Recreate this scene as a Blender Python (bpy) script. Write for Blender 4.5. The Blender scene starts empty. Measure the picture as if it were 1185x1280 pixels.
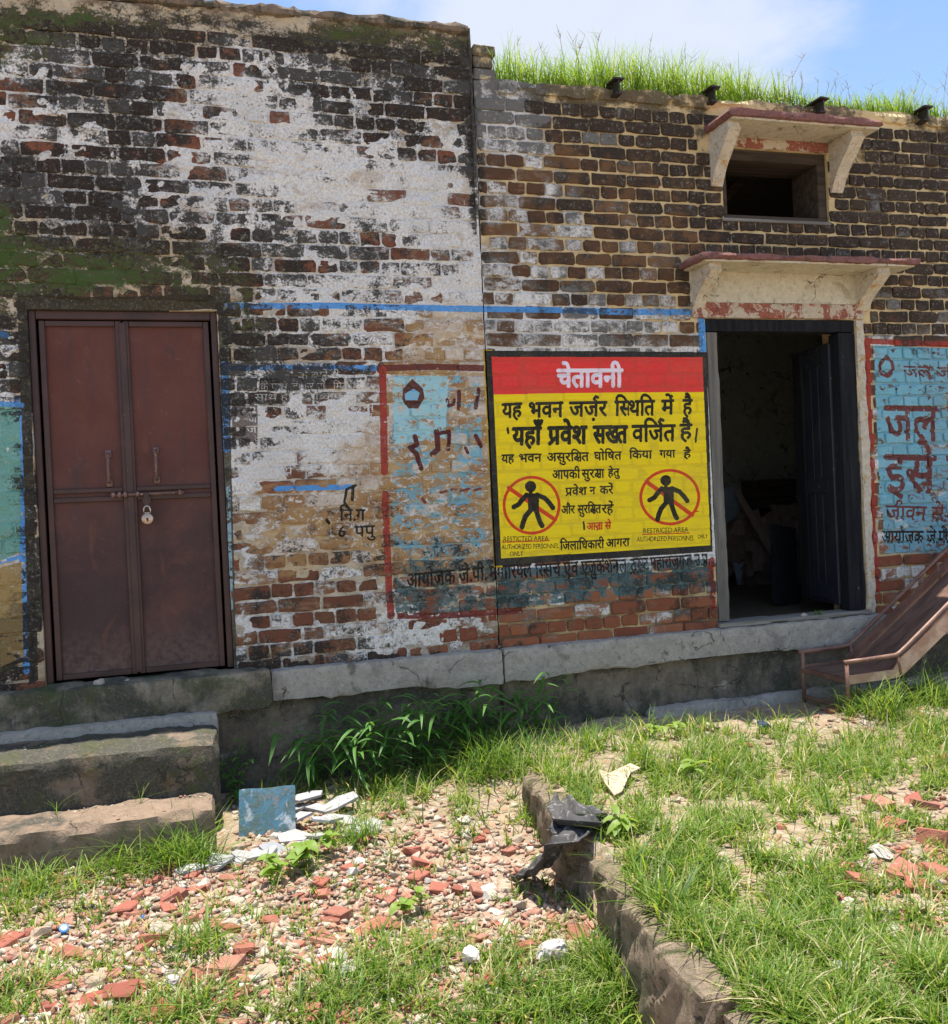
import bpy, math, random
import numpy as np
from mathutils import Vector, Matrix, Euler
rad = math.radians
random.seed(7); RNG = np.random.default_rng(7)
SC = bpy.context.scene
COL = SC.collection

# ------------------------------------------------------------------ camera, sky, sun, exposure
EYE = 1.5; DW = 5.4                       # eye height, distance to the wall plane
YAW, PITCH, ROLL, FPX = rad(16.2), rad(-.56), rad(-2.69), 1190.
def cam_axes():
    cy, sy = math.cos(YAW), math.sin(YAW)
    f = np.array([sy, cy, 0.]); r = np.array([cy, -sy, 0.]); u = np.array([0, 0, 1.])
    f2 = math.cos(PITCH)*f + math.sin(PITCH)*u; u2 = -math.sin(PITCH)*f + math.cos(PITCH)*u
    return math.cos(ROLL)*r + math.sin(ROLL)*u2, -math.sin(ROLL)*r + math.cos(ROLL)*u2, f2
CR, CU, CF = cam_axes()
cd = bpy.data.cameras.new('camera'); cam = bpy.data.objects.new('camera', cd); COL.objects.link(cam)
cam.matrix_world = Matrix(((CR[0], CU[0], -CF[0], 0), (CR[1], CU[1], -CF[1], 0), (CR[2], CU[2], -CF[2], EYE), (0, 0, 0, 1)))
cd.sensor_fit = 'HORIZONTAL'; cd.sensor_width = 36; cd.lens = 36*FPX/1185.; cd.clip_end = 2000; cd.clip_start = .05
SC.camera = cam
SUN_EL, SUN_AZ = rad(85.4), rad(-8)       # azimuth measured from +Y (behind the wall) towards +X
wd = bpy.data.worlds.new('World'); SC.world = wd; wd.use_nodes = True
SC.view_settings.view_transform = 'Standard'; SC.view_settings.look = 'None'
SC.view_settings.gamma = 1; SC.view_settings.use_curve_mapping = False
SC.view_settings.exposure = 1.0
sl = bpy.data.lights.new('sun', 'SUN'); sl.energy = 4.6; sl.angle = rad(.53); sl.color = (1, .95, .86)
so = bpy.data.objects.new('sun', sl); COL.objects.link(so)
sd = Vector((math.sin(SUN_AZ)*math.cos(SUN_EL), math.cos(SUN_AZ)*math.cos(SUN_EL), math.sin(SUN_EL)))
so.rotation_euler = sd.to_track_quat('Z', 'Y').to_euler(); so.location = (0, 0, 20)

class NT:
    """small node-tree writer"""
    def __init__(s, tree): s.t = tree; s.n = tree.nodes; s.l = tree.links
    def put(s, sock, v):
        if v is None: return
        if isinstance(v, bpy.types.NodeSocket): s.l.new(v, sock)
        elif isinstance(v, (tuple, list)) and len(v) == 3 and sock.type == 'RGBA': sock.default_value = (*v, 1)
        else: sock.default_value = v
    def node(s, typ, props=None, **ins):
        n = s.n.new(typ)
        for k, v in (props or {}).items(): setattr(n, k, v)
        for k, v in ins.items():
            k2 = int(k[1:]) if k[0] == 'i' and k[1:].isdigit() else k.replace('_', ' ')
            s.put(n.inputs[k2], v)
        return n
    def math(s, op, a, b=0., c=0.):
        return s.node('ShaderNodeMath', {'operation': op}, i0=a, i1=b, i2=c).outputs[0]
    def vmath(s, op, a, b=(0, 0, 0)):
        return s.node('ShaderNodeVectorMath', {'operation': op}, i0=a, i1=b).outputs[0]
    def noise(s, vec, scale, detail=4, rough=.55, dist=0.):
        n = s.node('ShaderNodeTexNoise', Vector=vec, Scale=scale, Detail=detail, Roughness=rough, Distortion=dist)
        return n.outputs['Fac']
    def noisec(s, vec, scale, detail=2):
        return s.node('ShaderNodeTexNoise', Vector=vec, Scale=scale, Detail=detail).outputs['Color']
    def mix(s, f, a, b, mode='MIX'):
        n = s.n.new('ShaderNodeMix'); n.data_type = 'RGBA'; n.blend_type = mode; n.clamp_factor = True
        s.put(n.inputs[0], f); s.put(n.inputs[6], a); s.put(n.inputs[7], b); return n.outputs[2]
    def step(s, v, lo, hi, a=0., b=1.):
        n = s.n.new('ShaderNodeMapRange'); n.interpolation_type = 'SMOOTHSTEP'
        for i, x in enumerate((v, lo, hi, a, b)): s.put(n.inputs[i], x)
        return n.outputs[0]
    def ramp(s, v, stops):
        n = s.n.new('ShaderNodeValToRGB'); s.put(n.inputs[0], v); e = n.color_ramp.elements
        while len(e) < len(stops): e.new(.5)
        for q, (p, c) in zip(e, stops): q.position = p; q.color = (*c, 1)
        return n.outputs[0]
    def sep(s, v):
        n = s.node('ShaderNodeSeparateXYZ', i0=v); return n.outputs
    def comb(s, x=0., y=0., z=0.): return s.node('ShaderNodeCombineXYZ', i0=x, i1=y, i2=z).outputs[0]

CLOUD_OFF = (-.25, 5.65, 0)
w = NT(wd.node_tree); w.n.clear()
sky = w.node('ShaderNodeTexSky', {'sky_type': 'NISHITA', 'sun_disc': False, 'sun_elevation': SUN_EL, 'sun_rotation': SUN_AZ, 'dust_density': .4, 'air_density': 1.0, 'ozone_density': 1.6})
tc = w.node('ShaderNodeTexCoord').outputs['Generated']
sx = w.sep(tc)
dz = w.math('ADD', w.math('MAXIMUM', sx[2], 0.), .22)
cl = w.comb(w.math('DIVIDE', sx[0], dz), w.math('DIVIDE', sx[1], dz), 0.)
c1 = w.noise(w.vmath('ADD', cl, CLOUD_OFF), 1.15, 9, .58, .3)
cf = w.step(c1, .46, .64)
cf = w.math('MULTIPLY', cf, w.step(sx[2], .0, .12, 0., .85))
skc = w.mix(cf, sky.outputs[0], (3.7, 3.9, 4.3))
bg = w.node('ShaderNodeBackground', Color=skc, Strength=.115)
w.l.new(bg.outputs[0], w.node('ShaderNodeOutputWorld').inputs[0])

# ------------------------------------------------------------------ measured layout: photograph direction -> point on wall plane / ground level
def rays(p):
    p = np.atleast_2d(np.asarray(p, float))
    d = ((p[:, 0]-592.5)/FPX)[:, None]*CR - ((p[:, 1]-640)/FPX)[:, None]*CU + CF
    return d
def W(x, y, d=0.):
    v = rays((x, y))[0]; v = v*((DW-d)/v[1]); return float(v[0]), float(v[2]+EYE)
def Wv(p):
    v = rays(p); v = v*(DW/v[:, 1])[:, None]; return np.stack([v[:, 0], v[:, 2]+EYE], 1)
def G(x, y, z=0.):
    v = rays((x, y))[0]; v = v*((z-EYE)/v[2]); return float(v[0]), float(v[1])
def proj(P):
    P = np.atleast_2d(np.asarray(P, float)) - np.array([0, 0, EYE])
    zc = np.maximum(P@CF, .05)
    return np.stack([592.5 + FPX*(P@CR)/zc, 640 - FPX*(P@CU)/zc], 1)
def grid_at(rows, x0, dx, y0, dy, p):
    g = np.array([[float(c) for c in r.replace(' ', '')] for r in rows])/9.
    u = np.clip((p[:, 0]-x0)/dx, 0, g.shape[1]-1.001); v = np.clip((p[:, 1]-y0)/dy, 0, g.shape[0]-1.001)
    i = u.astype(int); j = v.astype(int); fu = u-i; fv = v-j
    return (g[j, i]*(1-fu)+g[j, i+1]*fu)*(1-fv) + (g[j+1, i]*(1-fu)+g[j+1, i+1]*fu)*fv

# value noise in numpy for terrain and stones
def vnoise(x, y, seed=0):
    def h(i, j):
        n = np.sin(i*127.1+j*311.7+seed*74.7)*43758.5453; return n-np.floor(n)
    i = np.floor(x); j = np.floor(y); fx = x-i; fy = y-j
    fx = fx*fx*(3-2*fx); fy = fy*fy*(3-2*fy)
    return (h(i, j)*(1-fx)+h(i+1, j)*fx)*(1-fy)+(h(i, j+1)*(1-fx)+h(i+1, j+1)*fx)*fy
def sstep(a, b, x):
    t = np.clip((x-a)/(b-a), 0, 1); return t*t*(3-2*t)

# ------------------------------------------------------------------ control map of weathering (white wash, soot with painted door-jamb shadow, moss, ochre) over the wall
WASH = [
 "000000000000 0 000000000000",
 "000000000001 1 100000000000",
 "786455675433 1 421000000000",
 "543567887564 3 730000000000",
 "887546787434 3 731100000000",
 "344557899876 6 431100000000",
 "445566799887 7 531100000001",
 "344445677777 7 332100000000",
 "133222456667 7 432100000000",
 "133322466777 7 643212000000",
 "300000345667 7 766544300333",
 "900000544455 5 777777000333",
 "800000566555 5 777777000333",
 "800000788855 5 777777000333",
 "700000789844 4 777777000333",
 "600000655633 3 777777000333",
 "600000333322 3 777777000333",
 "600000433222 2 777777000333",
 "500000422211 1 322222000333",
 "400000434444 2 321112000111",
 "200000444555 3 111111000111",
 "100000222222 2 111111000000"]
SOOT_SHADE = [  # heavy values left of the steel door paint its jamb shadow
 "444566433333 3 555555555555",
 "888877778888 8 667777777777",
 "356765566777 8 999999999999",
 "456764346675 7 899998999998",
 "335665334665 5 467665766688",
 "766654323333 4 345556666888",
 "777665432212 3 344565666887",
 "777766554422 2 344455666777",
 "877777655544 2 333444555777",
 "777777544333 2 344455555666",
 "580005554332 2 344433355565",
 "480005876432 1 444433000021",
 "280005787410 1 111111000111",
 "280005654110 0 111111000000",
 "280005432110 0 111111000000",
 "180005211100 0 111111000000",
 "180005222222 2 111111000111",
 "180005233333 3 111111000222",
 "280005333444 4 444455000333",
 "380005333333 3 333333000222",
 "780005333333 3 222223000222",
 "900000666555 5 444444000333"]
MOSS = [
 "222222222222 2 000000000000",
 "778653345876 5 000000000000",
 "541100011124 2 000011111110",
 "000000000000 0 000000000000",
 "000000000000 0 000000000000",
 "310000000000 0 000011100000",
 "310000000000 0 001111111000",
 "854322110000 0 001111100100",
 "987655420000 0 001112221110",
 "878877620000 0 012223331222",
 "400000543321 0 123443000332",
 "000000532210 0 112222000100",
 "000000221100 0 000000000221",
 "000000110000 0 000000000231",
 "000000000000 0 000000000231",
 "000000000000 0 000000000231",
 "000000000122 2 000000000121",
 "000000000122 2 000000000111",
 "000000000122 2 221222000111",
 "000000000011 1 111111000000",
 "300000000000 0 000000000000",
 "500000321111 0 000000000000"]
OCHR = [
 "222222222222 2 222222222222",
 "111111111111 2 222222222222",
 "000000112000 0 000000000000",
 "000001200000 0 000000000000",
 "000011200000 0 123333333333",
 "000011200001 1 233333333333",
 "000011200002 3 334444444444",
 "000012200002 3 334444444444",
 "000011100012 4 444444444444",
 "000011101235 5 444444444444",
 "200000233469 6 444444444444",
 "400000222379 9 444444000343",
 "600000111479 9 444444000222",
 "600000000379 9 444444000121",
 "600000003789 9 444444000222",
 "600000456789 9 444444000222",
 "700000577788 8 444444000222",
 "800000677777 7 444444000222",
 "800000565555 5 444444000222",
 "700000233322 2 333333000222",
 "500000222222 2 333333000222",
 "500000222222 2 222222000222"]
CX0, CX1, CZ0, CZ1 = -1.3, 5.6, 0., 4.5
def make_image(name, arr, noncolor):
    h, wd_, _ = arr.shape
    im = bpy.data.images.new(name, wd_, h, alpha=True, float_buffer=False)
    im.alpha_mode = 'CHANNEL_PACKED'
    im.colorspace_settings.name = 'Non-Color' if noncolor else 'sRGB'
    im.pixels.foreach_set(np.ascontiguousarray(arr, dtype=np.float32).ravel()); im.update(); im.pack()
    return im
nx, nz = 460, 300
gx, gz = np.meshgrid(np.linspace(CX0, CX1, nx), np.linspace(CZ0, CZ1, nz))
PP = np.stack([gx.ravel(), np.full(gx.size, DW), gz.ravel()], 1); pq = proj(PP)
wob = np.stack([(vnoise(PP[:, 0]*3.3, PP[:, 2]*4.1, 1)-.5)*38+(vnoise(PP[:, 0]*9, PP[:, 2]*11, 2)-.5)*22,
                (vnoise(PP[:, 0]*3.1, PP[:, 2]*4.7, 3)-.5)*30+(vnoise(PP[:, 0]*9, PP[:, 2]*11, 4)-.5)*16], 1)
pw = pq + wob
seam = pq[:, 0] < 592+(pq[:, 1]-100)*.043
px_l = pw.copy(); px_l[:, 0] = np.where(seam, np.minimum(pw[:, 0], 598), np.maximum(pw[:, 0], 652))
cm = np.stack([grid_at(t, 0, 50, 0, 40, px_l) for t in (WASH, SOOT_SHADE, MOSS, OCHR)], 1).reshape(nz, nx, 4)
IMG_CTRL = make_image('weathering_shade_control', cm, True)

# ------------------------------------------------------------------ painted lettering and borders, rasterised in wall coordinates
PX0, PX1, PZ0, PZ1, PR = -1.25, 5.35, .6, 2.75, .0021
PNX, PNZ = int((PX1-PX0)/PR), int((PZ1-PZ0)/PR)
PIM = np.zeros((PNZ, PNX, 4), np.float32)
def totex(p):
    q = Wv(p); return np.stack([(q[:, 0]-PX0)/PR, (q[:, 1]-PZ0)/PR], 1)
class Mask:
    def __init__(s): s.m = np.zeros((PNZ, PNX), bool); s.b = [PNX, PNZ, 0, 0]
    def poly(s, p, tex=False):
        p = np.asarray(p, float) if tex else totex(p)
        x0, y0 = np.floor(p.min(0)).astype(int); x1, y1 = np.ceil(p.max(0)).astype(int)+1
        x0 = max(x0, 0); y0 = max(y0, 0); x1 = min(x1, PNX); y1 = min(y1, PNZ)
        if x1 <= x0 or y1 <= y0: return
        X = np.arange(x0, x1)[None, :]+.5; Y = np.arange(y0, y1)[:, None]+.5
        ins = np.zeros((y1-y0, x1-x0), bool); n = len(p)
        for i in range(n):
            ax, ay = p[i]; bx, by = p[(i+1) % n]
            if ay == by: continue
            c = ((ay > Y) != (by > Y)) & (X < (bx-ax)*(Y-ay)/(by-ay)+ax); ins ^= c
        s.m[y0:y1, x0:x1] |= ins
        s.b = [min(s.b[0], x0), min(s.b[1], y0), max(s.b[2], x1), max(s.b[3], y1)]
    def stroke(s, pts, wpx):
        pts = np.asarray(pts, float)
        for a, b in zip(pts[:-1], pts[1:]):
            d = b-a; L = np.hypot(*d)
            if L < 1e-6: continue
            nrm = np.array([-d[1], d[0]])/L*wpx/2; e = d/L*wpx*.2
            s.poly([a-nrm-e, b-nrm+e, b+nrm+e, a+nrm-e])
        for a in pts: s.disc(a, wpx/2)
    def disc(s, c, r, r2=None):
        t = np.linspace(0, 2*math.pi, 20, endpoint=False)
        s.poly(np.stack([c[0]+r*np.cos(t), c[1]+(r2 or r)*np.sin(t)], 1))
    def ring(s, c, rx, ry, wpx):
        t = np.linspace(0, 2*math.pi, 41)
        s.stroke(np.stack([c[0]+rx*np.cos(t), c[1]+ry*np.sin(t)], 1), wpx)
    def put(s, col, a=1., ragged=0., seed=0, keep=False):
        x0, y0, x1, y1 = s.b
        if x1 <= x0: return
        m = s.m[y0:y1, x0:x1].astype(np.float32)
        if ragged > 0:
            X, Y = np.meshgrid(np.arange(x0, x1), np.arange(y0, y1))
            nn = .6*vnoise(X/22., Y/11., seed)+.4*vnoise(X/6., Y/5., seed+3)
            m = m*(nn > ragged)
        v = PIM[y0:y1, x0:x1]
        for k in range(3): v[..., k] = v[..., k]*(1-m)+col[k]*m
        v[..., 3] = np.where(m > 0, np.maximum(v[..., 3], a) if keep else a, v[..., 3])
GL = {}
def glyph(ch, off=0.):
    off = 0.; k = (ch, off)
    if k not in GL:
        c = bpy.data.curves.new('g', 'FONT'); c.body = ch; c.offset = off; c.resolution_u = 4
        o = bpy.data.objects.new('g', c); COL.objects.link(o)
        dg = bpy.context.evaluated_depsgraph_get(); dg.update()
        m = bpy.data.meshes.new_from_object(o.evaluated_get(dg))
        v = np.array([q.co[:2] for q in m.vertices]).reshape(-1, 2); f = [list(q.vertices) for q in m.polygons]
        bpy.data.objects.remove(o); bpy.data.curves.remove(c); bpy.data.meshes.remove(m)
        GL[k] = (v, f, float(v[:, 0].max()) if len(v) else .3)
    return GL[k]
CONS = set('कखगघचजञटतथदधनपबभमयरलवशषसहडउएआऔअइण')
KSHA = [[(0, .6), (.62, .6)], [(.5, .62), (.5, 0)], [(.14, .6), (.27, .5), (.3, .42), (.2, .33), (.08, .26), (.09, .13), (.22, .1), (.33, .17), (.3, .28), (.2, .27)], [(.3, .27), (.5, .3)], [(.28, .12), (.36, 0)]]
GYA = [[(0, .6), (.62, .6)], [(.5, .62), (.5, 0)], [(.06, .4), (.05, .27), (.16, .2), (.28, .28), (.3, .42)], [(.3, .42), (.5, .42)], [(.12, .2), (.27, .15), (.28, .04), (.16, -.04)]]
def shape(s):
    """returns drawing items [(kind, data, pen)], total advance"""
    out = []; pen = 0.; i = 0; n = len(s); reph = False
    while i < n:
        ch = s[i]
        if ch in CONS:
            halves = []; rakar = False; base = None; sp = None; j = i; isreph = False
            while True:
                c = s[j]
                if j+2 < n and s[j+1] == '्' and s[j+2] in CONS:
                    nx_ = s[j+2]
                    if c == 'र': isreph = True; j += 2; continue
                    if c == 'क' and nx_ == 'ष': sp = KSHA; j += 3; break
                    if c == 'ज' and nx_ == 'ञ': sp = GYA; j += 3; break
                    if nx_ == 'र': base = c; rakar = True; j += 3; break
                    halves.append(c); j += 2; continue
                base = c; j += 1; break
            signs = []
            while j < n and s[j] in 'ािीुूेैोौंँ़ृ': signs.append(s[j]); j += 1
            if 'ि' in signs: out.append(('g', 'ि', pen)); pen += .259
            for c in halves:
                a = glyph(c)[2]; out.append(('h', c, pen)); pen += a-.17
            p0 = pen
            if sp: out.append(('s', sp, pen)); pen += .6
            else: out.append(('g', base, pen)); pen += glyph(base)[2]
            if rakar:
                out.append(('s', [[(-.24, .22), (-.5, .02)]] if base != 'ट' else [[(-.28, .02), (-.42, -.12)], [(-.28, .02), (-.16, -.12)]], pen))
            tail = pen
            for g in signs:
                if g == 'ि': continue
                if g in 'ुूेैंँ़ृ': out.append(('g', g, tail))
                elif g == 'ा': out.append(('g', g, pen)); pen += glyph('ा')[2]; tail = pen
                elif g == 'ी': out.append(('g', g, pen)); pen += .26; tail = pen
                elif g in 'ोौ': out.append(('g', 'ा', pen)); pen += glyph('ा')[2]; tail = pen; out.append(('g', 'े' if g == 'ो' else 'ै', tail))
            if isreph: out.append(('s', [[(-.12, .62), (-.24, .74), (-.16, .84), (-.04, .8)]], tail))
            i = j
        elif ch == ' ': pen += .26; i += 1
        else:
            out.append(('g', ch, pen)); pen += glyph(ch)[2]+.03; i += 1
    return out, pen
def write(mk, s, x0, x1, yh0, yh1, h, bold=.012, jit=.0):
    tmp = Mask(); write_(tmp, s, x0, x1, yh0, yh1, h, bold)
    x0_, y0_, x1_, y1_ = tmp.b; R_ = int(round(bold*h/.62*2.5)); R_ = min(R_, 4)
    x0_ = max(x0_-R_, 0); y0_ = max(y0_-R_, 0); x1_ = min(x1_+R_, PNX); y1_ = min(y1_+R_, PNZ)
    if x1_ <= x0_: return
    a = tmp.m[y0_:y1_, x0_:x1_]; b = a.copy()
    for dx in range(-R_, R_+1):
        for dy in range(-R_, R_+1):
            if dx*dx+dy*dy > R_*R_+.5: continue
            src = a[max(0, -dy):a.shape[0]-max(0, dy), max(0, -dx):a.shape[1]-max(0, dx)]
            b[max(0, dy):a.shape[0]-max(0, -dy), max(0, dx):a.shape[1]-max(0, -dx)] |= src
    mk.m[y0_:y1_, x0_:x1_] |= b; mk.b = [min(mk.b[0], x0_), min(mk.b[1], y0_), max(mk.b[2], x1_), max(mk.b[3], y1_)]
def write_(mk, s, x0, x1, yh0, yh1, h, bold=.012, jit=.0):
    """string between x0..x1 with head line at yh0..yh1 and letter height h, all measured on the photograph"""
    items, adv = shape(s); sx_ = (x1-x0)/adv; lat = s[0].isascii() and s[0].isalpha(); hh = .69 if lat else .622; sy_ = h/hh
    def tr(v, pen):
        X = x0+(v[:, 0]+pen)*sx_; t = (X-x0)/max(x1-x0, 1)
        return np.stack([X, yh0+(yh1-yh0)*t+(hh-v[:, 1])*sy_+(X*0)], 1)
    for k, d, pen in items:
        if k == 's':
            for st in d: mk.stroke(tr(np.array(st), pen), h*.115)
            continue
        v, f, mx = glyph(d)
        if not len(v): continue
        if k == 'h': v = v.copy(); v[:, 0] = np.minimum(v[:, 0], mx-.17)
        T = totex(tr(v, pen))
        for q in f:
            mk.poly(T[q], tex=True)
def rect(x0, y0, x1, y1): return [(x0, y0), (x1, y0), (x1, y1), (x0, y1)]
def paint_poly(p, col, a, ragged=0., seed=0):
    m = Mask(); m.poly(p); m.put(col, a, ragged, seed)
def paint_line(p, wpx, col, a, ragged=0., seed=0):
    m = Mask(); m.stroke(p, wpx); m.put(col, a, ragged, seed)
BLUE = (.30, .58, .84); CYAN = (.47, .68, .75); MAR = (.46, .21, .20); RED = (.62, .22, .18); INK = (.05, .05, .06); TEAL = (.40, .62, .58)
# darkened strips round the steel door, then older painted panels (partly worn away)
paint_poly([(20, 368), (120, 372), (288, 368), (287, 386), (150, 391), (24, 390)], (.20, .18, .12), .86, .10, 50)
paint_poly([(22, 388), (37, 388), (48, 850), (36, 856)], (.17, .16, .13), .84, .12, 51)  # shadow at the left door jamb, painted as a dark strip
paint_poly([(272, 386), (284, 386), (296, 836), (288, 838)], (.30, .29, .24), .74, .15, 52)
paint_line([(284, 383), (430, 383), (592, 387), (700, 388), (783, 391), (880, 391)], 8, BLUE, .66, .2, 1)
paint_line([(875, 392), (878, 440)], 9, BLUE, .66, .2, 2)
paint_line([(288, 461), (384, 459), (478, 461)], 7, BLUE, .66, .2, 3)
paint_line([(281, 455), (283, 562)], 8, BLUE, .66, .2, 4)
paint_line([(345, 611), (440, 609)], 7, BLUE, .68, .35, 5)
paint_line([(285, 600), (289, 760)], 5, (.55, .68, .74), .6, .35, 6)
paint_line([(22, 500), (26, 620), (29, 730), (33, 838)], 9, BLUE, .66, .2, 7)
paint_poly([(0, 503), (24, 508), (27, 600), (25, 690), (0, 702)], TEAL, .70, .12, 8)
paint_line([(0, 505), (28, 507)], 6, BLUE, .86, .1, 9)
paint_line([(0, 703), (26, 696)], 5, BLUE, .8, .2, 9)
paint_line([(0, 418), (8, 420)], 8, BLUE, .8, .1, 9)
paint_poly([(0, 710), (27, 702), (30, 820), (0, 835)], (.62, .52, .33), .85, .15, 10)
paint_poly([(290, 500), (322, 498), (322, 552), (290, 556)], (.42, .38, .36), .66, .2, 11)
paint_poly([(490, 470), (600, 470), (606, 700), (490, 700)], CYAN, .52, .42, 12)
paint_poly([(490, 470), (560, 470), (556, 548), (492, 556)], (.62, .80, .84), .60, .25, 13)
paint_poly([(492, 700), (618, 700), (640, 704), (640, 765), (494, 768)], (.34, .42, .42), .56, .25, 14)
paint_poly([(622, 712), (889, 698), (890, 732), (622, 762)], (.30, .42, .44), .60, .2, 15)
paint_line([(474, 461), (540, 459), (604, 461)], 8, (.40, .19, .17), .84, .12, 16)
paint_line([(478, 462), (479, 520), (480, 590)], 9, RED, .82, .14, 17)
paint_line([(481, 618), (484, 700), (488, 770)], 9, RED, .66, .22, 18)
paint_line([(488, 770), (560, 769), (650, 763)], 8, (.45, .18, .15), .66, .25, 19)
paint_line([(888, 700), (891, 760)], 7, RED, .7, .2, 19)
m = Mask(); t = np.linspace(0, 2*math.pi, 24)
m.poly([(515, 474), (528, 486), (530, 498), (522, 511), (510, 511), (502, 500), (503, 487)]); m.put((.34, .19, .17), .9, .06, 20)
paint_poly([(505, 493), (517, 486), (524, 492), (521, 501), (506, 501)], (.50, .72, .84), .9)
m = Mask(); m.stroke([(558, 500), (560, 508), (566, 506), (567, 500)], 4); m.stroke([(573, 490), (573, 511)], 5); m.stroke([(598, 487), (594, 510)], 5)
m.stroke([(518, 546), (521, 556), (512, 560), (520, 568), (526, 586)], 6); m.stroke([(545, 540), (547, 562), (540, 568)], 7); m.stroke([(548, 542), (561, 540), (560, 562)], 5)
m.stroke([(594, 545), (601, 558)], 5); m.stroke([(581, 560), (584, 566)], 4); m.put((.34, .13, .14), .84, .2, 21)
m = Mask(); m.stroke([(550, 616), (565, 612), (575, 614), (586, 611)], 3); m.stroke([(592, 613), (600, 611)], 3); m.stroke([(528, 624), (531, 628)], 4); m.put(MAR, .8, .25, 22)
m = Mask()
for y, xa, xb, s in ((466, 372, 424, 'के बारे में'), (480, 325, 448, 'के पास जाकर पूरा मिलाये'), (493, 318, 452, 'साथ ही बच्चे कम उम्र'), (506, 306, 400, 'काम का न करें'), (506, 412, 468, 'के पास'), (520, 310, 372, 'जन के साथ'), (518, 388, 466, 'रोजाना काम'),
                       (533, 308, 455, 'जन्म के समय बच्चों का'), (545, 318, 372, 'काम आयोजित'), (558, 338, 376, 'ध्यान'), (572, 325, 392, 'समय पर जांच'), (586, 312, 366, 'करवाये')):
    write(m, s, xa, xb, y, y-1, 8.5, .004)
for y in (524, 537, 549): m.disc((297, y), 2.5)
m.put((.84, .84, .82), .94, .40, 23)
m = Mask(); m.stroke([(436, 640-4), (430, 628), (433, 612), (444, 607)], 3.5); m.stroke([(441, 608), (440, 625)], 4)
write(m, 'नि.ग', 424, 456, 637, 637, 14, .012); write(m, '6', 422, 432, 659, 659, 12, .012); write(m, 'पपु', 443, 468, 658, 657, 13, .012); m.stroke([(408, 650), (411, 654)], 4); m.put(INK, .9, .12, 24)
# right hand water panel
paint_poly([(1091, 432), (1250, 438), (1260, 690), (1104, 692)], CYAN, .62, .22, 30)
paint_poly([(1091, 432), (1150, 434), (1154, 600), (1098, 640)], (.46, .70, .78), .70, .35, 31)
paint_line([(1080, 427), (1185, 431), (1260, 434)], 7, RED, .72, .15, 32)
paint_line([(1082, 427), (1084, 500), (1087, 560)], 9, RED, .72, .18, 33)
paint_line([(1087, 575), (1090, 660), (1095, 745)], 9, RED, .66, .2, 34)
m = Mask(); m.stroke([(1106, 446), (1098, 458), (1100, 468), (1108, 471), (1115, 462), (1113, 452), (1106, 446)], 4); m.stroke([(1101, 466), (1112, 467)], 5)
write(m, 'जल जीवन है', 1128, 1240, 458, 462, 13, .01); write(m, 'जल ही जीवन', 1105, 1330, 508, 512, 42, .016); write(m, 'इसे बचाएं', 1105, 1290, 569, 573, 46, .016)
write(m, 'जीवन से-ग', 1106, 1200, 632, 635, 17, .012)
m.put((.42, .22, .22), .80, .20, 35)
m = Mask(); write(m, 'आयोजक जे.पी.मेमोरियल', 1100, 1240, 664, 664, 15, .014); m.put(INK, .93, .05, 36)
# organiser line under the warning
m = Mask(); write(m, 'आयोजक जे.पी.', 508, 608, 718, 708, 17, .012); write(m, 'मेमोरियल', 611, 664, 708, 704, 17, .014)
write(m, 'रिसर्च एवं', 668, 722, 706, 702, 16, .014); write(m, 'एजुकेशनल', 726, 782, 702, 699, 16, .014); write(m, 'ट्रस्ट', 787, 810, 699, 697, 15, .014)
write(m, 'महाराजगंज उ.प्र.', 812, 886, 697, 692, 14, .014); m.put(INK, .93, .05, 37)
# the warning panel (crisp)
def S(x, y): return 600+x/3.95, 430+y/3.952
def SP(l): return [S(*q) for q in l]
SB, SY, SR = (.105, .115, .125), (.95, .83, .02), (.88, .21, .20)
paint_poly(SP([(12, 30), (60, 30), (110, 1104), (66, 1104)]), (.80, .66, .05), 1.)
paint_poly(SP([(20, 35), (560, 36), (1118, 42), (1146, 1027), (600, 1062), (68, 1097)]), SB, 1.)
paint_poly(SP([(65, 235), (1102, 225), (1137, 995), (700, 1022), (103, 1060)]), SY, 1.)
paint_poly(SP([(55, 65), (1097, 67), (1102, 238), (600, 241), (65, 251)]), SR, 1.)
def swrite(items, col, bold, hk=1.):
    m = Mask()
    for s, xa, xb, ya, yb, yc in items:
        (X0, Y0), (X1, Y1) = S(xa, ya), S(xb, yb); write(m, s, X0, X1, Y0, Y1, (yc-ya)/3.952*hk, bold)
    m.put(col, 1.)
swrite([('चेतावनी', 380, 700, 128, 126, 214)], (.93, .88, .93), .036)
swrite([('यह', 108, 205, 297, 292, 366), ('भवन', 238, 408, 292, 288, 364), ('जर्ज़र', 440, 625, 288, 285, 360), ('स्थिति', 665, 860, 284, 280, 356), ('में', 895, 955, 280, 277, 350), ('है', 1000, 1046, 276, 275, 348),
        ('यहाँ', 160, 300, 416, 412, 500), ('प्रवेश', 335, 525, 412, 408, 496), ('सख्त', 558, 725, 408, 406, 490), ('वर्जित', 750, 962, 404, 400, 484), ('है', 985, 1045, 398, 396, 470)], (.08, .08, .04), .030)
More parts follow.
